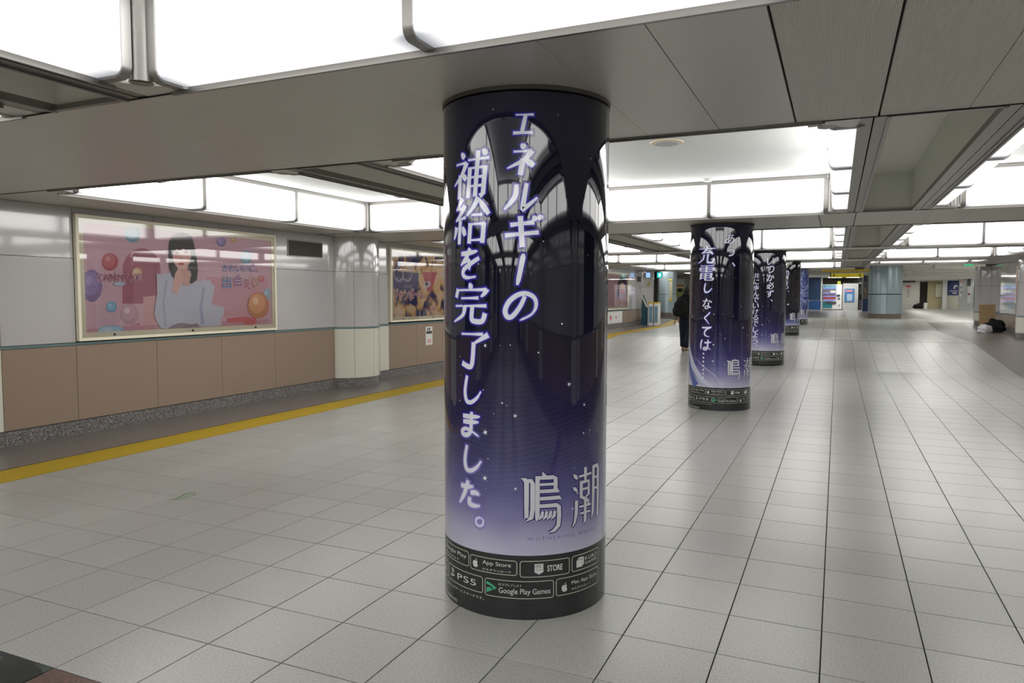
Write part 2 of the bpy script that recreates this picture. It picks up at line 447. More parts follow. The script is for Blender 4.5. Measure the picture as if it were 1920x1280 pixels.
tro.build('recess_lining', M['trough'], ceiling, fn=liftC, kind='stuff')
plast.build('coffer_lining', M['plaster'], ceiling, fn=liftC, kind='stuff')
# end beam of the short right-hand coffer and the higher ceiling past it
b = MB(); b.box(.97, XR+.05, 28.3, 30.3, H+.0, H+.5); b.box(.96, .97, 28.3, 33.6, H+.0, H+.5)
b.build('beam', M['soffit'], ceiling, fn=liftC)

# ------------------------------------------------------------------ ceiling light rings
prof = [(.004, .012), (.135, .012), (.155, .018), (.168, .032), (.175, .055), (.175, .405)]
def diff_mesh(L):
    q = MB(); q.sweep(prof, 'x', 0, L, closed=False)
    n = len(q.v); 
    me = q.mesh('diffuser', M['lamp']); return me
def ring_mesh(w):
    q = MB(); o = .007
    pr = [(.0, .0), (.137, .0), (.160, .008), (.176, .026), (.184, .052), (.184, .415), (.172, .415), (.172, .055), (.150, .03), (.13, .02), (.0, .02)]
    # build as strip boxes following the profile
    outer = [(.0, .0), (.137, .0), (.160, .008), (.176, .026), (.184, .052), (.184, .415)]
    inner = [(.0, .02), (.132, .02), (.147, .026), (.158, .038), (.163, .056), (.163, .415)]
    k = len(outer)
    for t in (-w/2, w/2): q.v += [(t, u, z) for u, z in outer] + [(t, u, z) for u, z in inner]
    for i in range(k-1):
        q.f += [(i, i+1, 2*k+i+1, 2*k+i), (k+i+1, k+i, 3*k+i, 3*k+i+1), (i+1, i, k+i, k+i+1), (2*k+i, 2*k+i+1, 3*k+i+1, 3*k+i)]; q.mi += [0]*4
    me = q.mesh('steel_band', M['steel']); smooth_mesh(me); return me
ring_s, ring_e = ring_mesh(.046), ring_mesh(.05)
dm = {}
def dmesh(L):
    k = round(L, 3)
    if k not in dm: dm[k] = diff_mesh(L); smooth_mesh(dm[k], 60)
    return dm[k]
trim_cache = {}
def coffer_ring(label, ci, y0, y1, group=None):
    a, c, l0, l1 = CO[ci]; cxm, cym = (a+c)/2, (y0+y1)/2
    T = thing('ceiling_light', label, 'ceiling light', (cxm, cym, H+cz(cym)), group)
    T.rotation_euler.x = math.atan2(cz(y1)-cz(y0), y1-y0)
    hx, hy = (c-a)/2, (y1-y0)/2
    la, lb = l0-cxm, l1-cxm
    yl = 2.41*(y1-y0)/5.32
    ny = 3 if y1-y0 > 4 else 1
    # sides: (origin, rotation about z, start, end, count)   local x runs along the side, local y points inwards
    for (ox, oy, rz_, s0, s1, n) in ((0, -hy, 0, la, lb, 2), (0, hy, PI, -lb, -la, 2), (hx, 0, PI/2, -yl, yl, ny), (-hx, 0, -PI/2, -yl, yl, ny)):
        R = Matrix.Rotation(rz_, 4, 'Z'); off = Vector((ox, oy, 0))
        L = (s1-s0)/n
        for k in range(n):
            d = obj('diffuser', dmesh(L-.012), T); p = R @ Vector((s0+k*L+.006, 0, 0)) + off
            d.location = p; d.rotation_euler.z = rz_
        for k in range(n+1):
            e = k in (0, n)
            d = obj('steel_band', ring_e if e else ring_s, T); p = R @ Vector((s0+k*L+(.012 if k == 0 else -.012 if k == n else 0), 0, 0)) + off
            d.location = p; d.rotation_euler.z = rz_
        q = MB(); q.box(s0, s1, .150, .19, .412, .452); q.box(s0-.04, s1+.04, -.030, -.006, -.006, .012); q.box(s0-.06, s1+.06, -.006, .012, -.016, .012)
        me = q.mesh('edge_trim', M['steel']); d = obj('edge_trim', me, T); d.location = off; d.rotation_euler.z = rz_
    # rounded corner posts with flat wings
    for sx in (-1, 1):
        for sy in (-1, 1):
            xe = (lb if sx > 0 else -la); q = MB()
            px, py = sx*(xe+.045), sy*(yl+.07+.0)
            gx = sx*(xe+.02); gy = sy*(hy-.165)
            hx_, hy_ = sx*(hx-.165), sy*(yl+.02)
            q.cyl((gx+hx_)/2+sx*.02, (gy+hy_)/2+sy*.02, .055, .0, .45, 16)
            # wings
            for (p1, p2) in (((gx, gy), ((gx+hx_)/2, (gy+hy_)/2)), (((gx+hx_)/2, (gy+hy_)/2), (hx_, hy_))):
                dx, dy = p2[0]-p1[0], p2[1]-p1[1]; L = math.hypot(dx, dy) or 1; nx, ny_ = -dy/L*.006, dx/L*.006
                q.prism([(p1[0]+nx, p1[1]+ny_), (p1[0]-nx, p1[1]-ny_), (p2[0]-nx, p2[1]-ny_), (p2[0]+nx, p2[1]+ny_)], .0, .45)
            q.build('corner_post', M['steel'], T, smooth=True)
    return T
names = ['wall-side', 'middle', 'right-hand']
for n in range(NB0-1, NB1):
    y0 = beam_y(n)[1]; y1 = beam_y(n+1)[0]
    for ci in range(3):
        ye = 28.3 if (n == 3 and ci == 2) else y1
        if n < -1: lab, g = 'ring of white ceiling light boxes in the corridor behind the viewer', 'ceiling light rings behind the viewer'
        else:
            g = 'ceiling light rings along the corridor'
            lab = {(-1, 0): 'white light box corner above the left edge beside the dark recess, top left corner',
                   (-1, 1): 'largest glowing light boxes, overhead in front of the nearest poster column',
                   (-1, 2): 'ring of white light boxes overhead at right, closest to the viewer',
                   (0, 0): 'ring of white light boxes above the framed pink girl poster on the left wall',
                   (0, 1): 'ring of white light boxes between nearest and second poster column',
                   (0, 2): 'first ring of white light boxes at the right edge beside the grey recess',
                   (1, 0): 'second wall-side ring of white light boxes, above the left wall past the bulging cream pilaster',
                   (1, 1): 'ring of white light boxes between second and third poster column',
                   (1, 2): 'second ring of white light boxes on the right, below the near one',
                   (2, 0): 'third wall-side ring of light boxes, over the far left wall',
                   (2, 1): 'ring of white light boxes between third and fourth poster column',
                   (2, 2): 'third ring of light boxes on the right, above the cardboard sheet',
                   (3, 0): 'farthest wall-side ring of light boxes, above the recycling bins',
                   (3, 1): 'ring of white light boxes between fourth and farthest poster column',
                   (3, 2): 'farthest short light boxes right above the big blue-grey column'}[(n, ci)]
        coffer_ring(lab, ci, y0, ye, g)
# ceiling speakers in the coffers
def speaker(x, y, label):
    z = ZT+cz(y)
    T = thing('ceiling_speaker', label, 'speaker', (x, y, z), 'round speakers in the coffers')
    q = MB(); q.cyl(0, 0, .15, -.012, 0, 32, r1=.16); q.build('rim', M['downlight'], T, smooth=True)
    q = MB(); q.cyl(0, 0, .115, -.02, -.012, 32); q.build('grille', M['speaker'], T, smooth=True)
p = atZ(1250, 268, ZT+.01); speaker(p.x, p.y, 'round speaker with beige rim in the white coffer behind the nearest column')
for n, lab in ((1, 'round ceiling speaker in the coffer behind the second column'), (2, 'round ceiling speaker in the coffer behind the third column')):
    speaker(p.x, p.y+7.26*n, lab)
q = MB(); p2 = atZ(1327, 336, ZT+.03); q.cyl(0, 0, .05, -.03, 0, 20); T = q.build('smoke_detector', M['white'], None, label='small white smoke detector in the coffer above the second column', category='smoke detector'); T.location = (p2.x, p2.y, ZT+cz(p2.y))

# ------------------------------------------------------------------ walls
def wall(side):
    s = 1 if side == 'left' else -1
    X0 = XL if side == 'left' else XR
    g = floorfun = (lambda y: fz(y)) if side == 'left' else (lambda y: rfz(5, y))
    yend = 33.4
    b = MB(); b.box(min(X0-.12*s, X0-.02*s), max(X0-.12*s, X0-.02*s), -24, yend, -.1, 3.2)
    Wl = b.build('wall_'+side, M['gap'], kind='structure')
    base = MB()
    def pan(y0, y1, z0, z1, m, name='panel', t=0):
        gp = .003; q = MB(); xa, xb = sorted((X0-.02*s, X0+t*s))
        za0, za1 = (z0(y0), z0(y1)) if callable(z0) else (z0, z0)
        zb0, zb1 = (z1(y0), z1(y1)) if callable(z1) else (z1, z1)
        q.v += [(xa, y0+gp, za0+gp), (xb, y0+gp, za0+gp), (xb, y1-gp, za1+gp), (xa, y1-gp, za1+gp), (xa, y0+gp, zb0-gp), (xb, y0+gp, zb0-gp), (xb, y1-gp, zb1-gp), (xa, y1-gp, zb1-gp)]
        for f in ((0, 3, 2, 1), (4, 5, 6, 7), (0, 1, 5, 4), (1, 2, 6, 5), (2, 3, 7, 6), (3, 0, 4, 7)): q.f.append(f); q.mi.append(0)
        return q.build(name, m, Wl)
    bb = lambda y: g(y)+.16
    top = lambda y: H+cz(y)
    for n in range(-3, 5):
        c = YB(n)+.05 if n else YB(n)+.03
        c = 10.93+7.26*(n-1)
        nxt = c+7.26
        # columns of panels
        if n == 0:
            seams = [c+.62, c+1.11, 5.61, 6.70, 7.785, 8.87, nxt-.58]
            post = (5.61, 8.87)
        else:
            seams = [c+.62, c+1.11, c+2.15, c+3.24, c+4.37, nxt-1.48, nxt-.58]
            post = (c+1.11, c+4.37)
            if side == 'right': seams = [c+.62, c+2.5, c+3.9, nxt-.58]; post = None
        for y0, y1 in zip(seams, seams[1:]):
            if y1 > yend: y1 = yend
            if y0 >= y1: continue
            narrow = abs(y1-y0) < .6 and y0 < c+1
            pan(y0, y1, bb, 1.03, M['cream'] if narrow else M['brown'])
            inpost = post and y0 > post[0]-.01 and y1 < post[1]+.01
            if inpost:
                pan(y0, y1, 2.545, top, M['lav'])
            else:
                pan(y0, y1, 1.065, 2.03, M['lav']); pan(y0, y1, 2.03, top, M['lav'])
        q = MB()
        ya, yb_ = c+.58, min(nxt-.58, yend)
        xa, xb = sorted((X0-.02*s, X0+.006*s)); 
        if yb_ > ya:
            q.box(xa, xb, ya, yb_, 1.032, 1.062); q.build('teal_strip', M['teal'], Wl)
            # baseboard
            N = 8
            for k in range(N):
                u0, u1 = ya+(yb_-ya)*k/N, ya+(yb_-ya)*(k+1)/N
                xa, xb = sorted((X0-.02*s, X0+.012*s)); m0 = len(base.v)
                base.v += [(xa, u0+.001, g(u0)-.02), (xb, u0+.001, g(u0)-.02), (xb, u1-.001, g(u1)-.02), (xa, u1-.001, g(u1)-.02), (xa, u0+.001, g(u0)+.155), (xb, u0+.001, g(u0)+.155), (xb, u1-.001, g(u1)+.155), (xa, u1-.001, g(u1)+.155)]
                for f in ((0, 3, 2, 1), (4, 5, 6, 7), (0, 1, 5, 4), (1, 2, 6, 5), (2, 3, 7, 6), (3, 0, 4, 7)): base.f.append(tuple(m0+i for i in f)); base.mi.append(0)
        # pilaster: part of a circle bulging out of the wall
        cx = X0-.18*s; f0 = g(c)
        P = MB(); P.cyl(cx, c, .575, f0-.05, f0+.16, 48); pil = P.build('pilaster', M['granite'], Wl, smooth=True)
        def arc(z0, z1, m, R, name='panel'):
            # four curved sheets
            for k in range(-2, 2):
                a0 = (0 if s > 0 else PI)+k*.70; a1 = a0+.70; e = .004
                q = MB(); seg = 8; n0 = 0
                for i in range(seg+1):
                    a = a0+e+(a1-a0-2*e)*i/seg
                    for r_, z_ in ((R, z0), (R, z1), (R-.02, z1), (R-.02, z0)):
                        q.v.append((cx+r_*math.cos(a), c+r_*math.sin(a), z_))
                for i in range(seg):
                    for t in range(4): q.f.append((4*i+t, 4*i+(t+1) % 4, 4*i+4+(t+1) % 4, 4*i+4+t)[::-1]); q.mi.append(0)
                q.f += [(0, 1, 2, 3), (4*seg+3, 4*seg+2, 4*seg+1, 4*seg)]; q.mi += [0, 0]
                q.build(name, m, pil, smooth=True)
        arc(f0+.165, 1.03, M['cream'], .60); arc(1.066, 2.03, M['lav'], .60); arc(2.036, H+cz(c)-.002, M['lav'], .60)
        q = MB(); q.cyl(cx, c, .605, 1.032, 1.064, 48); q.build('teal_strip', M['teal'], pil, smooth=True)
        q = MB(); q.cyl(cx, c, .575, f0+.16, H+cz(c)-.004, 32); q.build('core', M['gap'], pil)
        # ventilation grille
        if n >= -1 and side == 'left' or (side == 'right' and n == 2):
            vy0, vy1 = (9.18, 10.045) if n == 0 else (nxt-1.40, nxt-.68)
            vz0, vz1 = 2.24, 2.51
            if vy1 < yend:
                q = MB(); w = .018; xa, xb = sorted((X0, X0+.012*s))
                q.box(xa, xb, vy0, vy1, vz0, vz0+w); q.box(xa, xb, vy0, vy1, vz1-w, vz1); q.box(xa, xb, vy0, vy0+w, vz0+w, vz1-w); q.box(xa, xb, vy1-w, vy1, vz0+w, vz1-w)
                vf = q.build('vent_grille', M['steel'], Wl)
                q = MB(); xa, xb = sorted((X0+.001*s, X0+.003*s)); q.box(xa, xb, vy0+w, vy1-w, vz0+w, vz1-w); q.build('backing', M['dark'], vf)
                q = MB(); yy = vy0+w+.006
                while yy < vy1-w-.01:
                    xa, xb = sorted((X0+.003*s, X0+.010*s)); q.box(xa, xb, yy, yy+.010, vz0+w, vz1-w); yy += .0165
                q.build('slats', M['vent'], vf, kind='stuff')
    base.build('baseboard_'+side, M['granite'], None, kind='structure')
    return Wl
WL = wall('left'); WR = wall('right')
b = MB(); b.box(XL-.2, XR+.2, -24.2, -24, -.1, 3.4); b.build('wall_back', mat('rear_wall', (.35, .34, .32), .6), kind='structure')

# ------------------------------------------------------------------ glyphs
_g = {}
def glyph(txt, offset=0.0, shear=0.0, spacing=1.0):
    k = (txt, offset, shear, spacing)
    if k in _g: return _g[k]
    cu = bpy.data.curves.new('t', 'FONT'); cu.body = txt; cu.offset = offset; cu.resolution_u = 4; cu.shear = shear; cu.space_character = spacing
    o = bpy.data.objects.new('t', cu); COL.objects.link(o)
    dg = bpy.context.evaluated_depsgraph_get(); ev = o.evaluated_get(dg); me = ev.to_mesh()
    v = [(p.co.x, p.co.y) for p in me.vertices]; f = [tuple(p.vertices) for p in me.polygons]
    ev.to_mesh_clear(); bpy.data.objects.remove(o); bpy.data.curves.remove(cu)
    xs = [p[0] for p in v] or [0, 1]; ys = [p[1] for p in v] or [0, 1]
    _g[k] = (v, f, min(xs), max(xs), min(ys), max(ys)); return _g[k]
def put_text(mb, txt, box, fn, mi=0, offset=0, shear=0, ref_offset=0, spacing=1.0, smear=0):
    """stretch the text into box (u0,u1,v0,v1) in flat coordinates and send it through fn(u,v)"""
    _, _, x0, x1, y0, y1 = glyph(txt, ref_offset, shear, spacing)
    v, f, *_r = glyph(txt, offset, shear, spacing)
    u0, u1, v0, v1 = box
    sx = (u1-u0)/max(x1-x0, 1e-6); sy = (v1-v0)/max(y1-y0, 1e-6)
    if x1-x0 < 1e-3: sx = sy
    n = len(mb.v)
    mb.v += [fn(u0+(x-x0)*sx+smear, v0+(y-y0)*sy) for x, y in v]
    mb.f += [tuple(n+i for i in q) for q in f]; mb.mi += [mi]*len(f)

# ------------------------------------------------------------------ poster columns
RC = .442
def build_on_cyl(mb, name, mats, parent, R, step=.035, **kw):
    """mb holds flat (s, z, 0) geometry; cut it finely and roll it round the column"""
    me = bpy.data.meshes.new(name); me.from_pydata([(p[0], p[1], 0) for p in mb.v], [], mb.f)
    for m in (mats if isinstance(mats, (list, tuple)) else [mats]): me.materials.append(m)
    for p, i in zip(me.polygons, mb.mi): p.material_index = i
    bm = bmesh.new(); bm.from_mesh(me)
    xs = [v.co.x for v in bm.verts]
    if xs:
        x = math.floor(min(xs)/step)*step+step
        while x < max(xs):
            bmesh.ops.bisect_plane(bm, geom=bm.verts[:]+bm.edges[:]+bm.faces[:], plane_co=(x, 0, 0), plane_no=(1, 0, 0), dist=1e-6); x += step
    for v in bm.verts:
        s, z = v.co.x, v.co.y; a = s/RC; v.co = (R*math.sin(a), -R*math.cos(a), z)
    bm.to_mesh(me); bm.free(); me.update()
    me.polygons.foreach_set('use_smooth', [True]*len(me.polygons))
    return obj(name, me, parent, **kw)
def wrapmat(name, stops, rough=.02, swirl=0):
    m = mat(name, (.02, .02, .05), rough, spec=.5); nt, b = nodes(m)
    b.inputs['Coat Weight'].default_value = .35; b.inputs['Coat Roughness'].default_value = .02
    tc = nt.nodes.new('ShaderNodeTexCoord'); sx = nt.nodes.new('ShaderNodeSeparateXYZ'); nt.links.new(tc.outputs['Object'], sx.inputs[0])
    n = nt.nodes.new('ShaderNodeTexNoise'); n.inputs['Scale'].default_value = 1.7; n.inputs['Detail'].default_value = 2
    nt.links.new(tc.outputs['Object'], n.inputs['Vector'])
    ad = nt.nodes.new('ShaderNodeMath'); ad.operation = 'MULTIPLY_ADD'; ad.inputs[1].default_value = .22; nt.links.new(n.outputs['Fac'], ad.inputs[0]); nt.links.new(sx.outputs[2], ad.inputs[2])
    mr = nt.nodes.new('ShaderNodeMapRange'); mr.inputs['From Min'].default_value = .11; mr.inputs['From Max'].default_value = 2.81
    nt.links.new(ad.outputs[0], mr.inputs['Value'])
    r = nt.nodes.new('ShaderNodeValToRGB'); cr = r.color_ramp
    for i, (z, c) in enumerate(stops):
        e = cr.elements[0] if i == 0 else (cr.elements[1] if i == 1 else cr.elements.new(z/2.7))
        e.position = z/2.7; e.color = (*srgb(*c), 1)
    nt.links.new(mr.outputs[0], r.inputs['Fac'])
    # fine ripple lines of the artwork, strongest low down
    w = nt.nodes.new('ShaderNodeTexWave'); w.wave_type = 'RINGS'; w.inputs['Scale'].default_value = 14; w.inputs['Distortion'].default_value = 3; w.inputs['Detail'].default_value = 1; w.inputs['Detail Scale'].default_value = .6
    nt.links.new(tc.outputs['Object'], w.inputs['Vector'])
    wm = nt.nodes.new('ShaderNodeMapRange'); wm.inputs['From Min'].default_value = .7; wm.inputs['From Max'].default_value = 1; wm.inputs['To Max'].default_value = .07
    nt.links.new(w.outputs['Fac'], wm.inputs['Value'])
    lo = nt.nodes.new('ShaderNodeMapRange'); lo.inputs['From Min'].default_value = 1.3; lo.inputs['From Max'].default_value = .7; nt.links.new(sx.outputs[2], lo.inputs['Value'])
    mm = nt.nodes.new('ShaderNodeMath'); mm.operation = 'MULTIPLY'; nt.links.new(wm.outputs[0], mm.inputs[0]); nt.links.new(lo.outputs[0], mm.inputs[1])
    mx = nt.nodes.new('ShaderNodeMix'); mx.data_type = 'RGBA'; mx.inputs['B'].default_value = (*srgb(140, 140, 195), 1)
    nt.links.new(mm.outputs[0], mx.inputs['Factor']); nt.links.new(r.outputs['Color'], mx.inputs['A'])
    last = mx.outputs['Result']
    if swirl:
        v = nt.nodes.new('ShaderNodeTexNoise'); v.inputs['Scale'].default_value = 2.3; v.inputs['Detail'].default_value = 6; v.inputs['Distortion'].default_value = 2.2
        nt.links.new(tc.outputs['Object'], v.inputs['Vector'])
        r2 = nt.nodes.new('ShaderNodeValToRGB'); r2.color_ramp.elements[0].position = .42; r2.color_ramp.elements[0].color = (*srgb(55, 52, 120), 1)
        r2.color_ramp.elements[1].position = .68; r2.color_ramp.elements[1].color = (*srgb(170, 185, 215), 1)
        e = r2.color_ramp.elements.new(.54); e.color = (*srgb(95, 110, 175), 1)
        nt.links.new(v.outputs['Fac'], r2.inputs['Fac'])
        hi = nt.nodes.new('ShaderNodeMapRange'); hi.inputs['From Min'].default_value = .45; hi.inputs['From Max'].default_value = .9; nt.links.new(sx.outputs[2], hi.inputs['Value'])
        m3 = nt.nodes.new('ShaderNodeMix'); m3.data_type = 'RGBA'; nt.links.new(hi.outputs[0], m3.inputs['Factor']); nt.links.new(last, m3.inputs['A']); nt.links.new(r2.outputs['Color'], m3.inputs['B'])
        last = m3.outputs['Result']
    nt.links.new(last, b.inputs['Base Color'])
    return m
NIGHT = [(.30, (196, 196, 214)), (.40, (172, 170, 198)), (.50, (130, 126, 170)), (.62, (88, 84, 138)), (.78, (54, 50, 98)), (1.0, (36, 33, 72)), (1.3, (24, 23, 46)), (1.8, (15, 16, 28)), (2.25, (18, 18, 36)), (2.62, (32, 30, 58))]
BLACK = [(.30, (190, 195, 215)), (.42, (110, 115, 160)), (.55, (50, 52, 90)), (.7, (16, 16, 24)), (2.6, (14, 14, 18))]
M['wrap'] = wrapmat('night_sky_print', NIGHT); M['wrapblack'] = wrapmat('black_print', BLACK); M['wrapblue'] = wrapmat('blue_art_print', NIGHT, swirl=1)
M['band'] = mat('black_print_band', (.020, .024, .024), .16, spec=.5)
M['ink'] = mat('white_print', srgb(226, 228, 238), .07, spec=.5)
M['halo1'] = mat('violet_glow_print', srgb(96, 84, 214), .06, spec=.5)
M['halo2'] = mat('deep_violet_glow_print', srgb(52, 44, 138), .05, spec=.5)
M['halo3'] = mat('faint_violet_glow_print', srgb(34, 29, 86), .05, spec=.5)
def zfade(m, lo, hi):
    nt, b = nodes(m); tc = nt.nodes.new('ShaderNodeTexCoord'); sx = nt.nodes.new('ShaderNodeSeparateXYZ'); nt.links.new(tc.outputs['Object'], sx.inputs[0])
    mr = nt.nodes.new('ShaderNodeMapRange'); mr.inputs['From Min'].default_value = .45; mr.inputs['From Max'].default_value = 1.0; nt.links.new(sx.outputs[2], mr.inputs['Value'])
    mx = nt.nodes.new('ShaderNodeMix'); mx.data_type = 'RGBA'; mx.inputs['A'].default_value = (*srgb(*lo), 1); mx.inputs['B'].default_value = (*srgb(*hi), 1)
    nt.links.new(mr.outputs[0], mx.inputs['Factor']); nt.links.new(mx.outputs['Result'], b.inputs['Base Color'])
zfade(M['halo1'], (190, 184, 240), (92, 80, 206)); zfade(M['halo2'], (158, 150, 218), (52, 44, 138)); zfade(M['halo3'], (132, 126, 186), (34, 29, 84))
M['halologo'] = mat('logo_shadow_print', srgb(44, 38, 100), .06, spec=.5)
M['logo'] = mat('logo_silver_print', srgb(205, 206, 214), .07, spec=.5)
M['badge'] = mat('badge_line_print', srgb(196, 196, 178), .2)
M['badgetxt'] = mat('badge_text_print', srgb(215, 215, 212), .2)
M['green'] = mat('green_print', srgb(70, 175, 130), .2); M['yel'] = mat('yellow_print', srgb(235, 180, 60), .2)
ID = lambda u, v: (u, v, 0)
def rrect(mb, s0, s1, z0, z1, r=.014, w=.0035):
    def ring(d):
        P = []
        for (cx, cy, a) in ((s1-r, z1-r, 0), (s0+r, z1-r, PI/2), (s0+r, z0+r, PI), (s1-r, z0+r, 1.5*PI)):
            for i in range(5): t = a+PI/2*i/4; P.append((cx+(r-d)*math.cos(t), cy+(r-d)*math.sin(t)))
        return P
    A, B = ring(0), ring(w); n = len(mb.v); k = len(A)
    mb.v += [(x, y, 0) for x, y in A+B]
    for i in range(k): j = (i+1) % k; mb.f.append((n+i, n+j, n+k+j, n+k+i)); mb.mi.append(0)
def pol(mb, pts, mi=0, cx=0, cy=0, sc=1):
    n = len(mb.v); mb.v += [(cx+x*sc, cy+y*sc, 0) for x, y in pts]; mb.f.append(tuple(range(n, n+len(pts)))); mb.mi.append(mi)
def apple(mb, cx, cy, h):
    L = [(0, .33), (.12, .38), (.25, .36), (.36, .27), (.28, .15), (.27, .0), (.33, -.13), (.40, -.18), (.33, -.36), (.2, -.5), (.1, -.5), (0, -.46)]
    Rr = [(-.1, -.5), (-.2, -.5), (-.33, -.36), (-.42, -.1), (-.42, .12), (-.33, .29), (-.2, .37), (-.1, .36)]
    pol(mb, L+Rr, 0, cx, cy-h*.06, h*.85)
    pol(mb, [(.0, .42), (.02, .52), (.1, .62), (.2, .66), (.19, .55), (.12, .45)], 0, cx, cy-h*.06, h*.85)

# ---- brush characters drawn stroke by stroke, 0..100 boxes; h thin horizontal, v thick vertical, d drop, c kana curve, t taper left
BR = {
'エ': [('h', (6, 94), (96, 95)), ('v', (56, 94), (46, 8)), ('H', (2, 6), (100, 8))],
'ネ': [('d', (44, 100), (60, 88)), ('h', (20, 76), (84, 78)), ('t', (84, 80), (62, 50), (2, 22)), ('v', (56, 52), (52, 0)), ('d', (62, 52), (98, 30))],
'ル': [('c', (32, 96), (30, 50), (2, 4)), ('c', (62, 100), (58, 14), (66, 12), (98, 48))],
'ギ': [('H', (14, 72), (80, 80)), ('H', (2, 38), (96, 48)), ('v', (40, 100), (54, 0)), ('d', (76, 102), (84, 86)), ('d', (92, 104), (100, 90))],
'の': [('c', (60, 88), (48, 50), (28, 16), (12, 12), (2, 36), (12, 68), (36, 92), (64, 98), (90, 82), (98, 52), (86, 22), (52, 0))],
'補': [('d', (20, 100), (32, 88)), ('h', (4, 76), (38, 77)), ('t', (40, 78), (26, 52), (0, 30)), ('v', (21, 52), (21, 0)), ('d', (28, 54), (42, 40)), ('h', (44, 82), (100, 83)), ('v', (51, 66), (51, 0)), ('h', (51, 64), (92, 64)), ('v', (92, 66), (92, 8), (84, 2)), ('h', (51, 44), (92, 44)), ('h', (51, 25), (92, 25)), ('v', (71, 100), (71, 2)), ('d', (82, 102), (94, 90))],
'給': [('t', (24, 100), (14, 84), (4, 76)), ('h', (4, 76), (26, 78)), ('t', (34, 84), (20, 64), (4, 52)), ('h', (4, 52), (38, 58)), ('v', (21, 52), (21, 0)), ('t', (8, 38), (5, 22), (0, 12)), ('d', (30, 38), (40, 18)), ('t', (70, 100), (58, 78), (40, 60)), ('d', (70, 98), (100, 62)), ('h', (56, 62), (84, 62)), ('v', (54, 44), (54, 0)), ('h', (54, 42), (92, 42)), ('v', (90, 44), (90, 0)), ('h', (54, 7), (90, 7))],
'を': [('c', (8, 82), (48, 84), (88, 90)), ('c', (52, 100), (38, 70), (10, 42)), ('c', (22, 52), (44, 60), (56, 48), (56, 26)), ('c', (98, 66), (58, 46), (28, 28), (26, 10), (48, 0), (90, 3))],
'完': [('d', (48, 101), (54, 86)), ('v', (10, 86), (5, 64)), ('h', (8, 83), (92, 84)), ('t', (96, 86), (90, 74), (82, 66)), ('h', (24, 62), (76, 63)), ('h', (4, 42), (98, 43)), ('t', (38, 42), (32, 18), (0, 0)), ('v', (61, 42), (61, 12), (68, 4), (90, 4), (96, 24))],
'了': [('h', (6, 92), (82, 93)), ('t', (98, 92), (78, 80), (52, 66)), ('v', (54, 70), (54, 14), (44, 3), (16, 12))],
'し': [('c', (20, 100), (14, 45), (26, 8), (52, 2), (82, 20), (100, 46))],
'ま': [('c', (6, 80), (50, 80), (94, 84)), ('c', (10, 57), (50, 58), (90, 61)), ('c', (52, 100), (54, 60), (54, 22), (40, 4), (16, 3), (8, 16), (26, 28), (56, 22), (96, 3))],
'た': [('c', (6, 76), (36, 76), (66, 82)), ('c', (40, 102), (28, 50), (4, 0)), ('c', (56, 54), (78, 58), (94, 52)), ('c', (54, 34), (54, 10), (72, 3), (100, 6))],
'。': [('c', (50, 98), (8, 76), (8, 30), (50, 6), (92, 30), (92, 76), (50, 98))],
'充': [('d', (48, 101), (54, 86)), ('h', (2, 82), (98, 83)), ('t', (50, 80), (38, 66), (20, 56)), ('h', (20, 57), (72, 61)), ('d', (66, 72), (88, 50)), ('t', (38, 48), (32, 20), (0, 0)), ('v', (61, 50), (61, 12), (68, 4), (90, 4), (97, 26))],
'く': [('c', (86, 100), (50, 72), (20, 52), (48, 32), (90, 0))],
'は': [('c', (16, 98), (8, 60), (12, 2)), ('c', (40, 70), (70, 70), (100, 76)), ('c', (70, 100), (72, 50), (72, 16), (56, 0), (38, 6), (44, 20), (70, 20), (100, 4))],
'て': [('c', (2, 92), (50, 92), (98, 100)), ('c', (92, 96), (50, 74), (34, 44), (44, 14), (86, 0))],
}
def catmull(P, n=7):
    if len(P) < 3: return P
    out = []; Q = [P[0]]+list(P)+[P[-1]]
    for i in range(1, len(Q)-2):
        p0, p1, p2, p3 = Q[i-1:i+3]
        for k in range(n):
            t = k/n; out.append(tuple(.5*((2*b)+(-a+c)*t+(2*a-5*b+4*c-d)*t*t+(-a+3*b-3*c+d)*t**3) for a, b, c, d in zip(p0, p1, p2, p3)))
    return out+[P[-1]]
def brush_char(mb, ch, box, grow=0, shear=.10, bold=1.0):
    s0, s1, z0, z1 = box; sc = min(1.0, (s1-s0)/.13)*bold
    for st in BR[ch]:
        k, P = st[0], list(st[1:])
        if len(P) == 2: P = [P[0], tuple((a+b)/2 for a, b in zip(*P)), P[1]]
        P = catmull(P) if k in 'ctdH' or k == 'v' and len(P) > 3 else P
        n = len(P); W_ = []
        for i in range(n):
            t = i/(n-1)
            w = {'h': .0048+.0035*(t > .9), 'H': .0085+.002*abs(2*t-1), 'v': .0125, 'd': .003+.0115*math.sin(min(1, t*1.15)*PI*.75), 't': .013*(1-t)**.6+.0015, 'c': .0118*(.45+.55*math.sin(PI*min(1, .12+t*1.0))**.5) if t < .98 else .003}[k]
            W_.append(w*sc+grow)
        w0 = s1-s0; h0 = z1-z0
        pts = [(s0+(x/100)*w0+shear*(y/100-.5)*h0, z0+y/100*h0) for x, y in P]
        if grow:
            # run the glow a little past both ends
            a, b_ = Vector(pts[0]), Vector(pts[1]); d = (a-b_).normalized()*grow; pts[0] = tuple(a+d)
            a, b_ = Vector(pts[-1]), Vector(pts[-2]); d = (a-b_).normalized()*grow; pts[-1] = tuple(a+d)
        stroke(mb, pts, W_)

